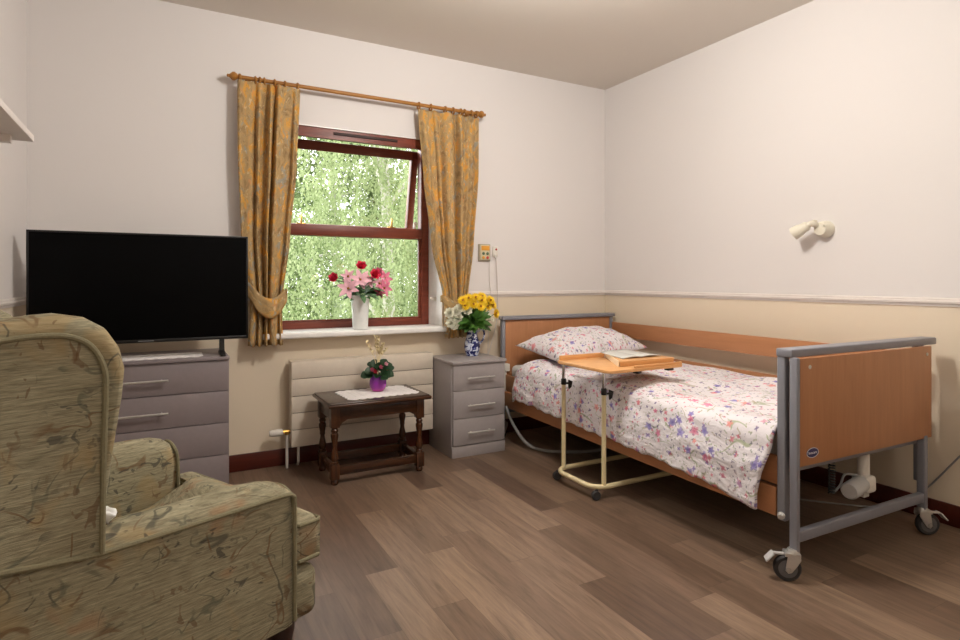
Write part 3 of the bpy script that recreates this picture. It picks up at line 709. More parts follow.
# ------------------------------------------------------------------ white vase with lilies on the sill
VX, VY, VZ = 1.15, 3.76, 0.8265
mesh_thing('white_vase', MB().lathe([(0.044, 0), (0.050, 0.003), (0.051, 0.03), (0.054, 0.10), (0.059, 0.18), (0.063, 0.222), (0.060, 0.223), (0.055, 0.18), (0.050, 0.09), (0.044, 0.05)], (VX, VY, VZ), 28),
    'ceramic_white', 'white tapered vase on the window sill holding pink flowers', 'vase', (VX, VY, VZ))
bq = thing('flower_bouquet', 'bouquet of pink lilies and red blooms in the white vase on the sill', 'flowers', (VX, VY, VZ + 0.19))
r = random.Random(12)
def lily(mb, c, nrm, R):
    nrm = Vector(nrm).normalized(); u = nrm.orthogonal().normalized(); w = nrm.cross(u)
    for k in range(6):
        a = PI * k / 3; d = (u * cos(a) + w * sin(a)) * 0.9 + nrm * 0.45
        mb.petal(c, d, nrm, R, R * 0.5, -0.25, 6)
def px_sill(x, z, y): return Vector((x, y, z))
sills = []
heads = [('lily', -0.10, 0.27, -0.07, 'petal_pink', 0.068), ('lily', -0.02, 0.325, -0.07, 'petal_pink', 0.068), ('lily', 0.165, 0.335, 0.0, 'petal_deep', 0.056), ('lily', 0.145, 0.27, -0.05, 'petal_deep', 0.056), ('lily', -0.075, 0.345, 0.02, 'petal_pink', 0.05), ('lily', 0.05, 0.315, -0.03, 'petal_pink', 0.05), ('lily', 0.115, 0.30, -0.04, 'petal_pink', 0.05), ('lily', 0.125, 0.245, -0.02, 'petal_deep', 0.045),
         ('rose', -0.175, 0.335, -0.01, 'petal_red', 0.042), ('rose', 0.005, 0.41, 0.0, 'petal_red', 0.045), ('rose', 0.08, 0.355, -0.05, 'petal_red', 0.048), ('rose', 0.125, 0.37, 0.02, 'petal_deep', 0.042)]
sm_ = MB(); base = Vector((VX, VY, VZ + 0.12))
for kind, dx, dz, dy, mt, R in heads:
    c = Vector((VX + dx, VY + dy, VZ + dz)); nr = Vector((dx * 2.5 - 0.2, -1.0, 0.25 + (dz - 0.3) * 3))
    m = MB()
    if kind == 'lily': lily(m, c, nr, R)
    else: ruffle(m, c, R, 6, nr, r, 0.5)
    f = obj('flower', m, mt, bq, smooth=180)
    e = MB().ball(c + nr.normalized() * (0.008 if kind == 'lily' else 0.002), 0.008, u=8, v=6)
    obj('flower_eye', e, 'flower_eye' if kind == 'lily' else mt, f)
    sm_.tube(curve([base, base + Vector((dx * 0.25, dy * 0.2, 0.10)), c - nr.normalized() * 0.01], 5), 0.0028, 5)
obj('stems', sm_, 'stem_green', bq)
lf = MB()
for k in range(80):
    a = r.uniform(-PI, PI); e = r.uniform(0.0, 1.1); d = Vector((cos(a) * cos(e), sin(a) * cos(e) * 0.6, sin(e)))
    lf.petal(Vector((VX, VY, VZ + 0.215)) + d * r.uniform(0.02, 0.14), d + Vector((0, 0, -0.3)), (0, -0.3, 1), r.uniform(0.05, 0.08), 0.038, -0.3)
obj('foliage', lf, 'leaf_grey', bq, smooth=180)

# ------------------------------------------------------------------ jug with yellow flowers
JX, JY, JZ = 1.9, 3.60, 0.6225
jug = thing('jug', 'blue and white china jug on the bedside cabinet', 'jug', (JX, JY, JZ))
obj('body', MB().lathe([(0.036, 0), (0.042, 0.002), (0.043, 0.008), (0.05, 0.03), (0.056, 0.06), (0.053, 0.09), (0.041, 0.125), (0.036, 0.15), (0.04, 0.18), (0.043, 0.188), (0.039, 0.188), (0.033, 0.15), (0.038, 0.12), (0.045, 0.07)], (JX, JY, JZ), 28), 'delft', jug)
obj('handle', MB().tube(curve([(JX + 0.036, JY - 0.012, JZ + 0.165), (JX + 0.065, JY - 0.02, JZ + 0.182), (JX + 0.082, JY - 0.026, JZ + 0.16), (JX + 0.076, JY - 0.024, JZ + 0.115), (JX + 0.05, JY - 0.014, JZ + 0.08)], 6), 0.0065, 8), 'delft', jug)
yb = thing('flower_bouquet', 'bouquet of yellow and white blooms with green leaves in the blue and white jug', 'flowers', (JX, JY, JZ + 0.17))
r = random.Random(21); stm = MB(); base = Vector((JX, JY, JZ + 0.1))
def daisy(mb, c, nrm, R, n=16, lay=3):
    nrm = Vector(nrm).normalized(); u = nrm.orthogonal().normalized(); w = nrm.cross(u)
    for l in range(lay):
        for k in range(n):
            a = 2 * PI * (k + 0.5 * l) / n; d = (u * cos(a) + w * sin(a)) + nrm * (0.1 + 0.35 * l)
            mb.petal(c, d, nrm, R * (1 - 0.18 * l), R * 0.36, 0.12, 3)
YF_ = [(-0.10, 0.385), (-0.05, 0.40), (0.0, 0.405), (-0.02, 0.36), (0.045, 0.385), (0.09, 0.375), (0.075, 0.335), (0.115, 0.345), (0.165, 0.35), (0.19, 0.29), (0.03, 0.345), (-0.08, 0.35), (0.06, 0.41), (0.13, 0.385)]
for dx, dz in YF_:
    c = Vector((JX + dx * 0.95, JY - 0.07 + abs(dx) * 0.3 + r.uniform(-0.01, 0.03), JZ + dz)); nr = Vector((dx * 3 - 0.15, -0.9, 0.35 + (dz - 0.34) * 6))
    m = MB(); daisy(m, c, nr, 0.04); f = obj('flower', m, 'petal_yellow', yb, smooth=180); f['label'] = 'yellow flower head'
    obj('flower_eye', MB().ball(c + nr.normalized() * 0.008, 0.009, u=8, v=6), 'flower_eye', f)
    stm.tube(curve([base, base + Vector((dx * 0.3, -0.01, 0.12)), c], 5), 0.0025, 5)
for dx, dz in ((-0.14, 0.31), (-0.16, 0.27), (-0.125, 0.265), (-0.175, 0.23), (-0.15, 0.215), (-0.11, 0.33), (-0.185, 0.30), (-0.06, 0.315), (0.13, 0.275), (0.16, 0.245), (0.11, 0.29)):
    c = Vector((JX + dx * 0.95, JY - 0.05 + abs(dx) * 0.25, JZ + dz)); nr = Vector((dx * 3 - 0.1, -0.9, 0.4))
    m = MB(); ruffle(m, c, 0.042 if dx < 0 else 0.02, 8, nr, r, 0.3); f = obj('flower', m, 'petal_white', yb, smooth=180); f['label'] = 'white flower head'
    stm.tube(curve([base, base + Vector((dx * 0.3, -0.01, 0.12)), c], 5), 0.002, 5)
obj('stems', stm, 'stem_green', yb)
lf = MB()
for k in range(170):
    a = r.uniform(-PI, PI); e = r.uniform(-0.2, 1.2); d = Vector((cos(a) * cos(e), sin(a) * cos(e) * 0.7, sin(e)))
    lf.petal(Vector((JX - 0.01, JY - 0.02, JZ + 0.215)) + d * r.uniform(0.02, 0.10), d + Vector((0, 0, -0.2)), (0, -0.9, 0.8), r.uniform(0.045, 0.07), 0.036, -0.25)
obj('foliage', lf, 'leaf_green', yb, smooth=180)

# ------------------------------------------------------------------ nurse call on the wall
cb = thing('call_unit', 'small beige nurse call box with orange top on the wall beside the right curtain', 'call unit', (2.09, YB, 1.29))
obj('back_plate', MB().box(2.042, 2.142, YB - 0.014, YB, 1.288, 1.415, 0.004), 'call_rim', cb)
obj('face', MB().box(2.053, 2.134, YB - 0.024, YB - 0.012, 1.297, 1.408, 0.006), 'call_box', cb)
obj('sticker', MB().box(2.060, 2.128, YB - 0.0256, YB - 0.023, 1.368, 1.402, 0.001), 'orange_sticker', cb)
for i, (bx, bz, mt) in enumerate(((2.077, 1.345, 'green_plastic'), (2.111, 1.345, 'green_plastic'), (2.077, 1.315, 'orange_sticker'), (2.111, 1.315, 'red_plastic'))):
    obj('button', MB().lathe([(0.011, 0), (0.011, 0.004), (0.008, 0.006), (0.001, 0.006)], (bx, YB - 0.0235, bz), 12, (0, -1, 0)), mt, cb)
js = thing('wall_socket', 'small white call lead socket with red light beside the call box', 'socket', (2.185, YB, 1.33))
obj('plate', MB().box(2.163, 2.207, YB - 0.016, YB, 1.325, 1.40, 0.004), 'white_plastic', js)
obj('indicator', MB().ball((2.190, YB - 0.017, 1.378), 0.008, u=10, v=8), 'red_plastic', js)
obj('lead_plug', MB().lathe([(0.010, 0), (0.009, 0.02), (0.005, 0.03)], (2.18, YB - 0.014, 1.338), 10, (0, -0.5, -1)), 'white_plastic', js)
obj('cord', MB().tube(curve([(2.18, YB - 0.03, 1.31), (2.19, YB - 0.03, 1.15), (2.192, YB - 0.03, 0.9), (2.15, YB - 0.025, 0.7), (2.08, YB - 0.02, 0.5)], 8), 0.0032, 6), 'cord_white', js)
obj('cord', MB().tube(curve([(2.135, YB - 0.008, 1.29), (2.137, YB - 0.006, 1.15), (2.137, YB - 0.028, 1.04), (2.135, YB - 0.006, 0.9), (2.12, YB - 0.006, 0.5)], 8), 0.0028, 6), 'cord_white', cb)

# ------------------------------------------------------------------ reading lamp on right wall
rl = thing('wall_lamp', 'cream swivel reading lamp on the right wall above the bed', 'wall lamp', (XR, 1.925, 1.43))
obj('base', MB().lathe([(0.047, 0), (0.047, 0.012), (0.042, 0.045), (0.034, 0.062), (0.001, 0.066)], (XR - 0.0005, 1.93, 1.432), 24, (-1, 0, 0)).ball((XR - 0.066, 1.905, 1.45), 0.007, u=10, v=8), 'lamp_cream', rl)
obj('arm', MB().tube(curve([(XR - 0.05, 1.945, 1.45), (XR - 0.09, 1.96, 1.462), (XR - 0.1, 1.985, 1.448)], 5), 0.016, 12).lathe([(0.012, 0), (0.016, 0.012), (0.001, 0.018)], (XR - 0.07, 1.956, 1.468), 12), 'lamp_cream', rl)
sd = obj('shade', MB().lathe([(0.02, 0), (0.026, 0.008), (0.028, 0.035), (0.034, 0.052), (0.037, 0.088), (0.034, 0.088), (0.031, 0.055)], (XR - 0.095, 1.975, 1.455), 22, (-0.18, 0.86, -0.5)), 'lamp_cream', rl)
obj('bulb', MB().ball((XR - 0.108, 2.035, 1.418), 0.022, u=12, v=8), 'page_white', sd)

# ------------------------------------------------------------------ bed
bed = thing('profiling_bed', 'beech and grey wheeled care bed along the right wall', 'bed', (2.64, 2.5, 0))
BX0, BX1, YFo, YHe = 2.10, 3.175, 1.36, 3.645
# head end
hb = obj('headboard', MB().box(2.148, 3.11, YHe, YHe + 0.018, 0.33, 0.856, 0.003), 'beech', bed)
obj('headboard_cap', MB().box(2.112, 3.152, YHe - 0.02, YHe + 0.045, 0.858, 0.886, 0.006, 3), 'bed_grey', bed)
for x in (2.116, 3.114):
    obj('post', MB().box(x, x + 0.03, YHe - 0.004, YHe + 0.026, 0.11, 0.86, 0.006, 3), 'bed_grey', bed)
# foot end
fb = obj('footboard', MB().box(2.133, 3.07, 1.366, 1.384, 0.437, 0.850, 0.003), 'beech', bed)
for x, z in ((2.19, 0.815), (3.03, 0.815)):
    obj('screw', MB().lathe([(0.008, 0), (0.008, 0.002), (0.001, 0.003)], (x, 1.3662, z), 12, (0, -1, 0)), 'steel', fb)
obj('inner_board', MB().box(2.145, 3.08, 1.424, 1.440, 0.40, 0.83, 0.003), 'beech', bed)
obj('footboard_cap', MB().box(2.108, 3.152, 1.384, 1.452, 0.852, 0.884, 0.006, 3), 'bed_grey', bed)
obj('post', MB().box(2.112, 2.131, 1.364, 1.398, 0.112, 0.854, 0.005, 3), 'bed_grey', bed)
obj('post', MB().box(3.005, 3.032, 1.362, 1.398, 0.112, 0.45, 0.006, 3).box(3.005, 3.032, 1.391, 1.418, 0.4, 0.854, 0.004), 'bed_grey', bed)
ip = obj('slide_post', MB().box(2.112, 2.142, 1.416, 1.450, 0.215, 0.854, 0.005, 3), 'bed_grey', bed)
obj('slide_post', MB().box(3.085, 3.115, 1.416, 1.450, 0.215, 0.854, 0.005, 3), 'bed_grey', bed)
obj('bolt', MB().lathe([(0.014, 0), (0.014, 0.012), (0.009, 0.016), (0.009, 0.024), (0.001, 0.026)], (2.113, 1.43, 0.237), 14, (-0.9, -0.45, 0)), 'steel', ip)
obj('crossbar', MB().box(2.125, 3.02, 1.366, 1.394, 0.150, 0.192, 0.005, 3), 'bed_grey', bed)
obj('panel_rail', MB().box(2.14, 3.06, 1.394, 1.414, 0.41, 0.445, 0.003), 'bed_grey', bed)
# badge: dark oval, pale rim, lettering
bdx, bdz = 2.205, 0.484
pts = [(bdx + 0.036 * cos(2 * PI * k / 40), 1.3662, bdz + 0.019 * sin(2 * PI * k / 40)) for k in range(40)]
bd = obj('badge', MB().prism(pts, (0, -0.0018, 0)), 'badge_blue', fb)
rim = [(bdx + 0.0352 * cos(2 * PI * k / 40), 1.3642, bdz + 0.0182 * sin(2 * PI * k / 40)) for k in range(41)]
obj('badge_rim', MB().tube(rim, 0.0011, 5, cap=False), 'badge_white', fb)
fc = bpy.data.curves.new('lettering', 'FONT'); fc.body = 'Invacare'; fc.size = 0.0155; fc.align_x = 'CENTER'; fc.align_y = 'CENTER'; fc.extrude = 0.0004
fo = bpy.data.objects.new('lettering', fc); COL.objects.link(fo)
me = bpy.data.meshes.new_from_object(fo.evaluated_get(bpy.context.evaluated_depsgraph_get())); COL.objects.unlink(fo); bpy.data.objects.remove(fo)
me.materials.clear(); me.materials.append(M['badge_white'])
me.transform(Matrix.Translation((bdx, 1.3638, bdz)) @ Matrix.Rotation(PI / 2, 4, 'X')); me.transform(Matrix.Translation(-Vector(bed.location)))
lo = bpy.data.objects.new('lettering', me); COL.objects.link(lo); lo.parent = fb
# castors
def castor(x, y, yaw, pedal, plate=0.105):
    c = thing_part = None
    fk = MB()
    Rz = Matrix.Translation((x, y, 0)) @ Matrix.Rotation(yaw, 4, 'Z')
    fk.lathe([(0.02, 0.098), (0.024, 0.102), (0.024, 0.112), (0.018, 0.125)], (0, 0, 0), 16)
    for s in (-1, 1):
        fk.prism([(-0.020, s * 0.021 - 0.002, 0.112), (0.022, s * 0.021 - 0.002, 0.112), (0.024, s * 0.021 - 0.002, 0.09), (0.010, s * 0.021 - 0.002, 0.066), (-0.008, s * 0.021 - 0.002, 0.040), (-0.020, s * 0.021 - 0.002, 0.036), (-0.030, s * 0.021 - 0.002, 0.046), (-0.026, s * 0.021 - 0.002, 0.075)], (0, 0.004, 0), 0.001)
    fk.box(-0.032, 0.024, -0.023, 0.023, 0.098, 0.114, 0.004)
    bmesh.ops.transform(fk.b, matrix=Rz, verts=fk.b.verts[:])
    f = obj('castor', fk, 'steel', bed)
    w = MB().lathe([(0.034, -0.013), (0.044, -0.014), (0.049, -0.008), (0.05, 0.0), (0.049, 0.008), (0.044, 0.014), (0.034, 0.013)], (-0.02, 0, 0.05), 28, (0, 1, 0))
    bmesh.ops.transform(w.b, matrix=Rz, verts=w.b.verts[:]); obj('wheel', w, 'rubber', f)
    h = MB().lathe([(0.034, -0.0145), (0.03, -0.012), (0.012, -0.016), (0.008, -0.024), (0.008, 0.024), (0.012, 0.016), (0.03, 0.012), (0.034, 0.0145)], (-0.02, 0, 0.05), 24, (0, 1, 0))
    bmesh.ops.transform(h.b, matrix=Rz, verts=h.b.verts[:]); obj('hub', h, 'wheel_grey', f)
    if pedal:
        p = MB().box(-0.104, -0.062, -0.022, 0.022, 0.084, 0.091, 0.003, 2, rot=(0, -0.85, 0)).box(-0.072, -0.02, -0.008, 0.008, 0.098, 0.106, 0.002)
        bmesh.ops.transform(p.b, matrix=Rz, verts=p.b.verts[:]); obj('brake_pedal', p, 'motor_grey', f)
castor(2.116, 1.385, math.radians(-42), True); castor(3.02, 1.38, math.radians(148), True); castor(2.135, 3.655, 0.4, False); castor(3.12, 3.655, 1.2, False)
# side boards: near ones lowered, far ones raised
def board(nm, x, ya, za, yb_, zb_, h, mat='beech_rail', parent=bed):
    pts = [(x, ya, za), (x, yb_, zb_), (x, yb_, zb_ + h), (x, ya, za + h)]
    return obj(nm, MB().prism(pts, (0.02, 0, 0), 0.003), mat, parent)
board('side_rail', 2.112, 1.455, 0.224, 3.60, 0.238, 0.112)
board('side_rail', 2.122, 1.455, 0.345, 3.60, 0.356, 0.112)
board('side_rail', 3.12, 1.455, 0.697, 3.63, 0.702, 0.112)
board('side_rail', 3.12, 1.455, 0.47, 3.63, 0.475, 0.122)
obj('platform', MB().box(2.15, 3.10, 1.5, 3.6, 0.37, 0.405, 0.004), 'bed_grey', bed)
fm = MB().box(2.30, 2.34, 1.75, 3.62, 0.30, 0.35, 0.003).box(2.92, 2.96, 1.75, 3.62, 0.30, 0.35, 0.003).box(2.14, 3.1, 3.58, 3.62, 0.2, 0.26, 0.003)
obj('under_frame', fm.tube([(2.36, 1.8, 0.27), (2.5, 2.6, 0.37)], 0.012, 8).tube([(2.9, 1.8, 0.27), (2.75, 2.6, 0.37)], 0.012, 8), 'bed_grey', bed)
# actuator under the foot end
ax = 2.69
act = obj('actuator', MB().lathe([(0.022, 0.265), (0.024, 0.27), (0.024, 0.45), (0.022, 0.455)], (ax, 1.45, 0), 18).box(ax - 0.036, ax + 0.036, 1.412, 1.484, 0.228, 0.30, 0.014, 3).box(ax - 0.02, ax + 0.02, 1.435, 1.465, 0.205, 0.24, 0.004), 'white_plastic', bed)
obj('motor', MB().lathe([(0.032, 0), (0.036, 0.006), (0.036, 0.128), (0.030, 0.138), (0.001, 0.140)], (ax - 0.025, 1.445, 0.266), 22, (-0.98, -0.2, -0.02)), 'motor_grey', act)
obj('motor_cable', MB().tube(curve([(ax - 0.04, 1.45, 0.30), (ax - 0.10, 1.47, 0.31), (ax - 0.15, 1.46, 0.275), (ax - 0.20, 1.46, 0.25)], 6), 0.005, 6), 'cord_grey', act)
hel = []
for k in range(0, 121): hel.append((ax - 0.21 + 0.012 * cos(k * 0.7), 1.46 + 0.012 * sin(k * 0.7), 0.40 - 0.15 * k / 120))
obj('coiled_cable', MB().tube(hel, 0.0032, 6), 'rubber', act)
obj('corner_bracket', MB().box(2.118, 2.16, 3.60, 3.645, 0.49, 0.545, 0.006).tube([(2.13, 3.62, 0.5), (2.13, 3.62, 0.30)], 0.011, 10), 'white_plastic', bed)
mattress_ = mesh_thing('mattress', MB().box(2.165, 3.10, 1.49, 3.61, 0.407, 0.535, 0.035, 4), 'mattress', 'pale mattress on the bed, showing between duvet and raised rail', 'mattress', (2.64, 2.55, 0.407))

# duvet
def duvet():
    r = random.Random(3)
    XF, XN = 3.095, 2.105             # far edge, near fold
    Y0, Y1 = 1.456, 3.40
    hemz = [(3.5, 0.316), (2.39, 0.282), (2.1, 0.272), (1.8, 0.256), (1.55, 0.222), (1.4, 0.222)]
    LT = XF - XN
    def fn(u, v):
        y = Y1 + (Y0 - Y1) * v
        zt = 0.582 + 0.012 * sin(3.1 * y + 0.5)
        hz_ = lerp_tab(hemz, y); drop = zt - hz_
        L = LT + drop - 0.03
        s = u * L
        puff = 0.012 * sin(7 * y + 4 * s) + 0.008 * sin(13 * y - 6 * s + 1) + 0.007 * sin(19 * s + 5 * y)
        if s < LT - 0.05:
            x = XF - s; edge = min(1, s / 0.08); z = zt - 0.022 * (1 - edge) ** 2 + puff * edge + 0.012 * sin(PI * s / LT)
        else:
            a = s - (LT - 0.05); R = 0.075; arc = R * PI / 2
            if a < arc:
                th = a / R; x = XN + 0.05 - R * sin(th); z = zt - R * (1 - cos(th)) + puff * (1 - a / arc)
            else:
                h = a - arc; x = XN + 0.05 - R - 0.012 * min(1, h / 0.1); z = zt - R - h
                k = min(1, h / 0.12)
                x -= k * (0.009 + 0.010 * sin(17 * y + 1.2 + 2 * h) + 0.006 * sin(41 * y + 9 * h))
            x += 0.0
        # head edge tucks down, foot end slopes
        e = min(1, v / 0.03); z -= 0.02 * (1 - e) ** 2
        if v > 0.9 and s > LT - 0.05:
            q = (v - 0.9) / 0.1; y += 0.05 * q * q * min(1, max(0, s - LT - 0.06) / 0.2)
        z += 0.004 * sin(60 * y + 11 * s) * min(1, max(0, (s - LT + 0.2) / 0.25))
        return Vector((max(x, 2.058), y, z))
    mb = MB().grid(fn, 110, 150, lambda u, v: (u * 1.35, v * 1.95))
    bmesh.ops.transform(mb.b, matrix=Matrix.Translation((-2.6, -2.5, -0.55)), verts=mb.b.verts[:])
    o = obj('duvet', mb, 'duvet_print', smooth=180); o.location = (2.6, 2.5, 0.55)
    so = o.modifiers.new('Solidify', 'SOLIDIFY'); so.thickness = 0.014; so.offset = -1
    tag(o, 'white duvet printed with pink, purple and green wild flowers, draped over the bed side', 'duvet'); return o
duvet_ = duvet()
def pillow():
    hx, hy = 0.415, 0.25
    C = Vector((2.605, 3.34, 0.672)); Rm = Euler((math.radians(8), math.radians(-3.5), math.radians(5))).to_matrix()
    mb = MB()
    for sg in (1, -1):
        def fn(u, v, sg=sg):
            a, b = 2 * u - 1, 2 * v - 1
            pin = 1 - 0.10 * (1 - abs(b) ** 2) * abs(a) ** 3; pin2 = 1 - 0.13 * (1 - abs(a) ** 2) * abs(b) ** 3
            x, y = a * hx * pin, b * hy * pin2
            h = (0.128 if sg > 0 else 0.055) * max(0, (1 - abs(a) ** 2.6)) ** 0.55 * max(0, (1 - abs(b) ** 2.4)) ** 0.6
            w = 0.006 * sin(9 * a + 4 * b) * (1 - abs(a)) + 0.006 * sin(13 * b - 6 * a) * max(abs(a), abs(b)) * (1 - max(abs(a), abs(b))) * 3
            return C + Rm @ Vector((x, y, (sg * (h + w) if max(abs(a), abs(b)) < 0.999 else 0)))
        mb.grid(fn, 44, 30, lambda u, v, sg=sg: (u * 0.9 + (3 if sg < 0 else 0), v * 0.55))
    bmesh.ops.remove_doubles(mb.b, verts=mb.b.verts[:], dist=0.0004)
    bmesh.ops.transform(mb.b, matrix=Matrix.Translation(-C), verts=mb.b.verts[:])
    o = obj('pillow', mb, 'pillow_print', smooth=180); o.location = C
    tag(o, 'white flower-printed pillow propped against the beech headboard', 'pillow'); return o
pillow_ = pillow()
BP = Vector((2.118, 1.38, 0)); BR = Matrix.Rotation(math.radians(-1.3), 3, 'Z')      # the bed stands a touch out of square
for o in (bed, mattress_, duvet_, pillow_):
    o.location = BP + BR @ (o.location - BP); o.rotation_euler = (0, 0, math.radians(-1.3))
mesh_thing('bed_hose', MB().tube(curve([(2.15, 3.56, 0.25), (2.16, 3.45, 0.12), (2.20, 3.3, 0.02), (2.34, 3.12, 0.013), (2.6, 3.05, 0.013), (2.8, 3.2, 0.013)], 8), 0.011, 8), 'cord_grey', 'grey hose looping to the floor under the head of the bed', 'hose', (2.4, 3.2, 0))
mesh_thing('power_cord', MB().tube(curve([(2.86, 1.95, 0.006), (3.05, 1.72, 0.008), (3.17, 1.56, 0.03), (3.222, 1.45, 0.13), (3.238, 1.31, 0.33), (3.242, 1.18, 0.52), (3.242, 1.06, 0.66)], 8), 0.004, 6), 'cord_grey', 'grey power cord rising up the right wall from the foot of the bed', 'cord', (3.1, 1.6, 0.0))

# ------------------------------------------------------------------ overbed table
ot = thing('overbed_table', 'cream tubular overbed table with wooden tilting top standing beside the bed', 'overbed table', (2.05, 2.55, 0))
TZ = 0.700
def rrect(x0, x1, y0, y1, z, R, n=6):
    out = []
    for cx, cy, a0 in ((x1 - R, y1 - R, 0), (x0 + R, y1 - R, PI / 2), (x0 + R, y0 + R, PI), (x1 - R, y0 + R, 1.5 * PI)):
        for k in range(n + 1): out.append((cx + R * cos(a0 + PI / 2 * k / n), cy + R * sin(a0 + PI / 2 * k / n), z))
    return out
top = obj('table_top', MB().prism(rrect(1.94, 2.468, 2.225, 2.675, TZ - 0.016, 0.035), (0, 0, 0.015), 0.004, 3), 'tray_wood', ot)
obj('lip', MB().box(1.965, 2.285, 2.662, 2.676, TZ - 0.003, TZ + 0.024, 0.003), 'tray_wood', top)
tl = obj('tilting_panel', MB().prism([(2.082, 2.305, TZ - 0.001), (2.452, 2.29, TZ - 0.001), (2.456, 2.66, TZ - 0.001), (2.295, 2.66, TZ - 0.001)], (0, 0, 0.029), 0.003), 'tray_wood', ot)
obj('panel_edge', MB().prism([(2.080, 2.309, TZ), (2.2925, 2.663, TZ), (2.2925, 2.663, TZ + 0.029), (2.080, 2.309, TZ + 0.029)], (-0.0045, 0.002, 0)), 'tray_edge', tl)
obj('ledge', MB().box(2.12, 2.455, 2.232, 2.246, TZ - 0.002, TZ + 0.012, 0.003), 'tray_wood', tl)
LX = 2.043; LY = (2.385, 2.735)
for y in LY:
    lg = obj('leg', MB().tube([(LX, y, 0.062), (LX, y, 0.567)], 0.0125, 14), 'cream_metal', ot)
    ex = obj('extension', MB().tube(curve([(LX, y, 0.56), (LX, y, 0.645), (LX + 0.008, y, 0.668), (LX + 0.03, y, 0.678), (LX + 0.10, y, 0.679)], 6), 0.0095, 12), 'chrome', ot)
    obj('collar', MB().lathe([(0.0135, 0), (0.0155, 0.003), (0.0155, 0.03), (0.0115, 0.036)], (LX, y, 0.545), 16), 'black_plastic', lg)
    obj('knob', MB().tube([(LX + 0.01, y - 0.004, 0.552), (LX + 0.036, y - 0.014, 0.552)], 0.006, 8).prism([(LX + 0.028, y - 0.014, 0.572), (LX + 0.05, y - 0.02, 0.562), (LX + 0.044, y - 0.018, 0.530), (LX + 0.03, y - 0.014, 0.517), (LX + 0.026, y - 0.014, 0.542)], (0.004, 0.014, 0), 0.002), 'black_plastic', lg)
obj('bracket', MB().box(2.12, 2.16, 2.36, 2.76, 0.672, 0.681, 0.002).box(2.2, 2.23, 2.30, 2.34, 0.655, 0.681, 0.003).box(2.36, 2.40, 2.24, 2.27, 0.668, 0.681, 0.002), 'black_plastic', top)
bz_ = 0.062; Rr = 0.085
path = [(2.78, LY[0] - 0.005, bz_), (LX + 0.03, LY[0] - 0.005, bz_)]
x0_, ya, yb2 = LX - 0.062, LY[0] - 0.005, LY[1] + 0.005
for k in range(7):
    a = -PI / 2 - (PI / 2) * k / 6; path.append((x0_ + Rr + Rr * cos(a), ya + Rr + Rr * sin(a), bz_))
for k in range(7):
    a = PI - (PI / 2) * k / 6; path.append((x0_ + Rr + Rr * cos(a), yb2 - Rr + Rr * sin(a), bz_))
path += [(LX + 0.03, yb2, bz_), (2.78, yb2, bz_)]
bf = obj('base_frame', MB().tube(path, 0.0135, 12), 'cream_metal', ot)
def tcast(x, y):
    c = MB().lathe([(0.010, -0.012), (0.022, -0.013), (0.025, -0.008), (0.025, 0.008), (0.022, 0.013), (0.010, 0.012)], (x, y, 0.025), 18, (0.3, 1, 0)).tube([(x + 0.004, y, 0.025), (x + 0.004, y, 0.055)], 0.008, 8)
    obj('castor', c, 'rubber', ot)
for x, y in ((1.99, LY[0] + 0.0), (1.995, LY[1] + 0.0), (2.76, LY[0] - 0.005), (2.76, yb2)): tcast(x, y)
mg = thing('magazine', 'open magazine in clear cover lying on the overbed table', 'magazine', (2.28, 2.5, TZ + 0.029))
def page(x0, x1, side):
    def fn(u, v):
        x = x0 + (x1 - x0) * u; y = 2.36 + 0.27 * v; b = (1 - u if side < 0 else u)
        x += 0.09 * v * (1 - (x - 2.1) / 0.36)
        return Vector((x, y, TZ + 0.0295 + 0.007 * sin(PI * (0.12 + 0.88 * b))))
    return MB().grid(fn, 12, 6)
for a, b, sd_ in ((2.15, 2.29, -1), (2.29, 2.43, 1)):
    o = obj('page', page(a, b, sd_), 'page_white', mg, smooth=180)
    so = o.modifiers.new('Solidify', 'SOLIDIFY'); so.thickness = 0.004; so.offset = 1

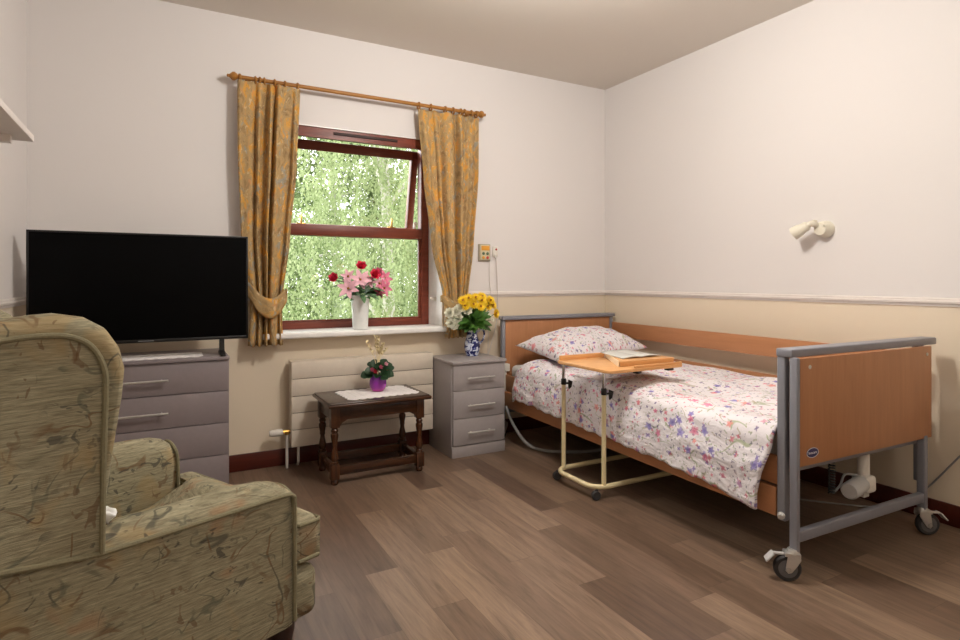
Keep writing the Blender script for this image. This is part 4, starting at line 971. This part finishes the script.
# ------------------------------------------------------------------ armchair (built in its own frame: x forward, y to its left)
CH = thing('armchair', 'sage green floral wing armchair in the near left corner, facing the bed', 'armchair', (-0.105, 1.348, 0), math.radians(22.4))
def smoothsub(o, lv=2):
    s = o.modifiers.new('Subdivision', 'SUBSURF'); s.levels = lv; s.render_levels = lv
WD = 0.765
base_ = MB().box(-0.205, 0.43, 0.012, WD - 0.012, 0.282, 0.42, 0.012, 3).box(0.42, 0.515, 0.012, WD - 0.012, 0.272, 0.405, 0.03, 4)
obj('seat_base', base_, 'tapestry', CH, local=True)
def arm(y0, sgn):
    """arm: upright outer side, padded crown; y0 outer face, sgn towards the seat"""
    mb = MB(); N = 16
    sec = [(0.0, 0.284), (0.0, 0.40), (0.0, 0.55), (0.0, 0.612), (0.004, 0.626), (0.022, 0.641), (0.05, 0.650), (0.08, 0.648), (0.102, 0.634), (0.115, 0.606), (0.118, 0.56), (0.118, 0.42), (0.118, 0.284)]
    us = [-0.215, -0.15, -0.08, 0.0, 0.12, 0.22, 0.31, 0.37, 0.405, 0.422, 0.428]
    rings = []
    for u in us:
        ring_ = []
        for (d, w) in sec:
            k = max(0.0, (u - 0.30) / 0.128); dip = 0.022 * k * k * max(0, (w - 0.615) / 0.035) if sgn > 0 else 0.03 * k ** 3 * (1 if w > 0.6 else 0); sh_ = 0.006 * max(0, (u - 0.410) / 0.018)
            dd = d + (0.059 - d) * sh_ / 0.059 * 1.0
            rise = 0.03 * max(0, (-u) / 0.3) if w > 0.55 else 0
            ring_.append(mb.b.verts.new((u, y0 + sgn * dd, w - dip - (sh_ if w > 0.5 else 0) + rise)))
        rings.append(ring_)
    for a, b in zip(rings, rings[1:]):
        for i in range(len(sec) - 1): mb.b.faces.new((a[i], a[i + 1], b[i + 1], b[i]))
    mb.b.faces.new(rings[-1]); mb.b.faces.new(rings[0][::-1])
    a = obj('arm', mb, 'tapestry', CH, local=True, smooth=50)
    yo = y0 - sgn * 0.002
    pth = curve([(-0.005, yo, 0.619), (0.1, yo, 0.618), (0.3, yo, 0.617), (0.405, yo, 0.616), (0.424, yo, 0.609), (0.429, yo, 0.595), (0.430, yo, 0.5), (0.430, yo, 0.295)], 5)
    obj('piping', MB().tube(pth, 0.0058, 8), 'tapestry_cord', a, local=True)
    pf = curve([(0.430, y0 + sgn * 0.002, 0.58), (0.428, y0 + sgn * 0.010, 0.606), (0.426, y0 + sgn * 0.05, 0.622), (0.426, y0 + sgn * 0.095, 0.612), (0.430, y0 + sgn * 0.116, 0.57), (0.430, y0 + sgn * 0.118, 0.42)], 5)
    obj('piping', MB().tube(pf, 0.0055, 8), 'tapestry_cord', a, local=True)
    return a
arm(0.0, 1); arm(WD, -1)
# wings
WP = [(0.0, 0.618), (0.012, 0.70), (0.028, 0.82), (0.043, 0.92), (0.048, 0.975), (0.038, 1.02), (0.016, 1.055), (-0.02, 1.078), (-0.066, 1.087), (-0.10, 1.085), (-0.13, 1.081), (-0.165, 1.076), (-0.195, 1.06), (-0.21, 0.95), (-0.21, 0.80), (-0.21, 0.645)]
WI = [(0.0, 0.622), (0.001, 0.70), (0.003, 0.82), (0.006, 0.92), (0.006, 0.965), (-0.004, 1.0), (-0.025, 1.03), (-0.06, 1.046), (-0.10, 1.049), (-0.14, 1.046), (-0.18, 1.041)]
WB = [(0.001, 0.622), (-0.02, 0.623), (-0.08, 0.631), (-0.154, 0.642), (-0.21, 0.65)]
def wing(y0, sgn):
    mb = MB(); cen = Vector((-0.10, 0, 0.83))
    def ringat(sc_in, d):
        return [mb.b.verts.new((p[0] + (cen.x - p[0]) * sc_in * (1 if i not in (0, 15) else 0.3), y0 + sgn * d, p[1] + (cen.z - p[1]) * sc_in * (1 if 0 < i < 15 else 0))) for i, p in enumerate(WP)]
    lays = [ringat(0.20, -0.006), ringat(0.13, -0.010), ringat(0.07, -0.008), ringat(0.022, 0.006), ringat(0.0, 0.03), ringat(0.0, 0.05), ringat(0.02, 0.078), ringat(0.08, 0.098), ringat(0.2, 0.105)]
    n = len(WP)
    for a, b in zip(lays, lays[1:]):
        for i in range(n): mb.b.faces.new((a[i], a[(i + 1) % n], b[(i + 1) % n], b[i]))
    mb.b.faces.new(lays[0]); mb.b.faces.new(lays[-1][::-1])
    w = obj('wing', mb, 'tapestry', CH, local=True, smooth=70)
    pth = curve([(u, y0 - sgn * 0.010, z) for u, z in WI], 4)
    obj('piping', MB().tube(pth, 0.0055, 8), 'tapestry_cord', w, local=True)
    obj('piping', MB().tube(curve([(u, y0 - sgn * 0.007, z) for u, z in WB], 4), 0.0058, 8), 'tapestry_cord', w, local=True)
wing(0.0, 1); wing(WD, -1)
bk = MB().box(-0.22, -0.08, 0.09, WD - 0.09, 0.42, 1.07, 0.05, 5)
for v in bk.b.verts: v.co.x -= 0.06 * (v.co.z - 0.42) / 0.65 - 0.05
obj('backrest', bk, 'tapestry', CH, local=True)
ob = MB().box(-0.222, -0.20, 0.02, WD - 0.02, 0.282, 1.04, 0.01, 2)
obj('outer_back', ob, 'tapestry', CH, local=True)
# seat cushion: T shape, crowned
def cushion():
    mb = MB(); out = [(-0.16, 0.125), (0.452, 0.125), (0.452, 0.022), (0.522, 0.022), (0.522, WD - 0.022), (0.452, WD - 0.022), (0.452, WD - 0.125), (-0.16, WD - 0.125)]
    nu, nv = 34, 38
    def side(u, v): return None
    def inside(x, y): return 0.125 <= y <= WD - 0.125 or x >= 0.452
    xs = [-0.06 + 0.512 * i / 24 for i in range(25)] + [0.452 + 0.07 * i / 6 for i in range(1, 7)]
    ys = [0.022 + 0.103 * i / 6 for i in range(6)] + [0.125 + (WD - 0.25) * i / 24 for i in range(25)] + [WD - 0.125 + 0.103 * i / 6 for i in range(1, 7)]
    def dist(x, y):
        d = min(x + 0.06, 0.522 - x)
        if x < 0.452: d = min(d, y - 0.125, WD - 0.125 - y) if 0.125 <= y <= WD - 0.125 else 0
        else: d = min(d, y - 0.022, WD - 0.022 - y)
        return max(0, d)
    V = {}
    for k, sgn in ((0, 1), (1, -1)):
        for i, x in enumerate(xs):
            for j, y in enumerate(ys):
                if inside(x, y):
                    d = dist(x, y); e = min(1, d / 0.035); b = 1 - (1 - e) ** 2
                    yn = min(1, max(0, (y - 0.125) / (WD - 0.25))); fr_ = min(1, max(0, (x - 0.30) / 0.16)); fr_ = fr_ * fr_ * (3 - 2 * fr_); dip = -0.05 * (1 - fr_) - 0.03 * yn
                    z = 0.470 + sgn * (0.045 + 0.018 * math.sqrt(max(0, b))) + ((dip + 0.026 * sin(PI * yn) * min(1, d / 0.1)) if sgn > 0 else 0)
                    V[(k, i, j)] = mb.b.verts.new((x, y, z))
    def cell(i, j):
        cx, cy = (xs[i] + xs[i + 1]) / 2, (ys[j] + ys[j + 1]) / 2
        return (0.125 < cy < WD - 0.125 or cx > 0.452) and all((0, a, b) in V for a in (i, i + 1) for b in (j, j + 1))
    edges = {}
    for i in range(len(xs) - 1):
        for j in range(len(ys) - 1):
            if cell(i, j):
                q = [(i, j), (i + 1, j), (i + 1, j + 1), (i, j + 1)]
                mb.b.faces.new([V[(0, a, b)] for a, b in q]); mb.b.faces.new([V[(1, a, b)] for a, b in q[::-1]])
                for a, b in zip(q, q[1:] + q[:1]):
                    k = (min(a, b), max(a, b)); edges[k] = edges.get(k, 0) + 1
    rim = []
    for (a, b), c in edges.items():
        if c == 1: mb.b.faces.new((V[(0,) + a], V[(0,) + b], V[(1,) + b], V[(1,) + a]))
    bmesh.ops.delete(mb.b, geom=[v for v in mb.b.verts if not v.link_faces], context='VERTS')
    c = obj('seat_cushion', mb, 'tapestry', CH, local=True, smooth=60)
    for z in (0.516, 0.424):
        sl = 0.03 if z > 0.5 else 0.0
        obj('piping', MB().tube([(px_, py_, pz_ - sl * min(1, max(0, (py_ - 0.125) / (WD - 0.25)))) for px_, py_, pz_ in [(0.452, 0.115, z), (0.452, 0.03, z), (0.458, 0.021, z), (0.515, 0.021, z), (0.523, 0.03, z), (0.523, WD - 0.03, z), (0.515, WD - 0.021, z), (0.458, WD - 0.021, z), (0.452, WD - 0.03, z), (0.452, WD - 0.115, z)]], 0.0055, 8), 'tapestry_cord', c, local=True)
cushion()
for lx, ly in ((0.432, 0.08), (0.432, WD - 0.08), (-0.16, 0.06), (-0.16, WD - 0.06)):
    lg = MB().tube(curve([(lx, ly, 0.286), (lx + 0.008, ly, 0.20), (lx + 0.002, ly, 0.10), (lx + 0.0, ly, 0.02), (lx + 0.0, ly, 0.0)], 5), 0.02, 14, radii=[0.042, 0.042, 0.041, 0.039, 0.034, 0.031, 0.028, 0.026, 0.024, 0.023, 0.022, 0.021, 0.02, 0.02, 0.021, 0.023, 0.024, 0.025, 0.024, 0.023, 0.022])
    obj('leg', lg, 'chair_leg', CH, local=True)
tm = MB().ball((0, 0, 0), 0.017, (1.3, 1.1, 0.8), 16, 12)
for v in tm.b.verts: v.co += Vector((0.006 * sin(v.co.z * 260), 0.006 * sin(v.co.x * 300), 0.005 * sin(v.co.y * 280)))
to = obj('tissue', tm, 'tissue', smooth=180); wl = Matrix.Rotation(math.radians(22.4), 4, 'Z') @ Vector((0.028, 0.075, 0))
to.location = (-0.105 + wl.x, 1.348 + wl.y, 0.663); tag(to, 'crumpled white tissue on the armchair arm against the wing', 'tissue')

# ------------------------------------------------------------------ lights
def area(name, loc, size, energy, col, rot=(0, 0, 0), shape='DISK', sy=None):
    l = bpy.data.lights.new(name, 'AREA'); l.shape = shape; l.size = size; l.energy = energy; l.color = col
    if sy: l.size_y = sy
    o = bpy.data.objects.new(name, l); COL.objects.link(o); o.location = loc; o.rotation_euler = rot; return o
def ceiling_lamp(x, y, energy, label):
    t = thing('ceiling_lamp', label, 'ceiling lamp', (x, y, ZC), 0, None)  # shared by the room lamp and the added near-end fill
    obj('mount', MB().lathe([(0.06, 0), (0.06, -0.012), (0.012, -0.03), (0.008, -0.03)], (x, y, ZC - 0.001), 24).tube([(x, y, ZC - 0.02), (x, y, ZC - 0.10)], 0.006, 8), 'trim_white', t)
    l = bpy.data.lights.new('lamp_bulb', 'POINT'); l.energy = energy; l.shadow_soft_size = 0.13; l.color = (1.0, 0.96, 0.91)
    o = bpy.data.objects.new('lamp_bulb', l); COL.objects.link(o); o.location = (x, y, ZC - 0.26)
ceiling_lamp(1.45, 1.8, 86, 'round white ceiling lamp over the middle of the room')
ceiling_lamp(1.5, -0.9, 28, 'added fill lamp on the ceiling at the near end, out of view')  # unseen fill lamp, added so the footboard front gets light

w = bpy.data.worlds.new('World'); S.world = w; w.use_nodes = True
nt = w.node_tree; bg = nt.nodes['Background']
tc = nt.nodes.new('ShaderNodeTexCoord'); sp = nt.nodes.new('ShaderNodeSeparateXYZ'); cr_ = nt.nodes.new('ShaderNodeValToRGB')
nt.links.new(tc.outputs['Generated'], sp.inputs[0]); nt.links.new(sp.outputs[2], cr_.inputs[0])
cr_.color_ramp.elements[0].color = (1.0, 1.0, 0.98, 1); cr_.color_ramp.elements[1].color = (0.88, 0.94, 1.0, 1)
nt.links.new(cr_.outputs[0], bg.inputs[0]); bg.inputs[1].default_value = 3.6
sl = bpy.data.lights.new('sun', 'SUN'); sl.energy = 8.5; sl.angle = math.radians(75); sl.color = (1.0, 0.99, 0.96)
so_ = bpy.data.objects.new('sun', sl); COL.objects.link(so_); so_.location = (-6, 14, 12); so_.rotation_euler = Vector((-0.62, 0.6, 0.5)).to_track_quat('Z', 'Y').to_euler()

# ------------------------------------------------------------------ camera
cd = bpy.data.cameras.new('camera'); cam = bpy.data.objects.new('camera', cd); COL.objects.link(cam)
cam.location = (0, 0, 1.15); cam.rotation_euler = (PI / 2, 0, math.radians(-28.6))
cd.sensor_width = 36; cd.lens = 583.6 / 960 * 36; cd.shift_y = -40 / 960; cd.clip_start = 0.02
S.camera = cam
S.view_settings.view_transform = 'Standard'; S.view_settings.look = 'None'; S.view_settings.gamma = 1.0; S.view_settings.use_curve_mapping = False
S.view_settings.exposure = 0.0
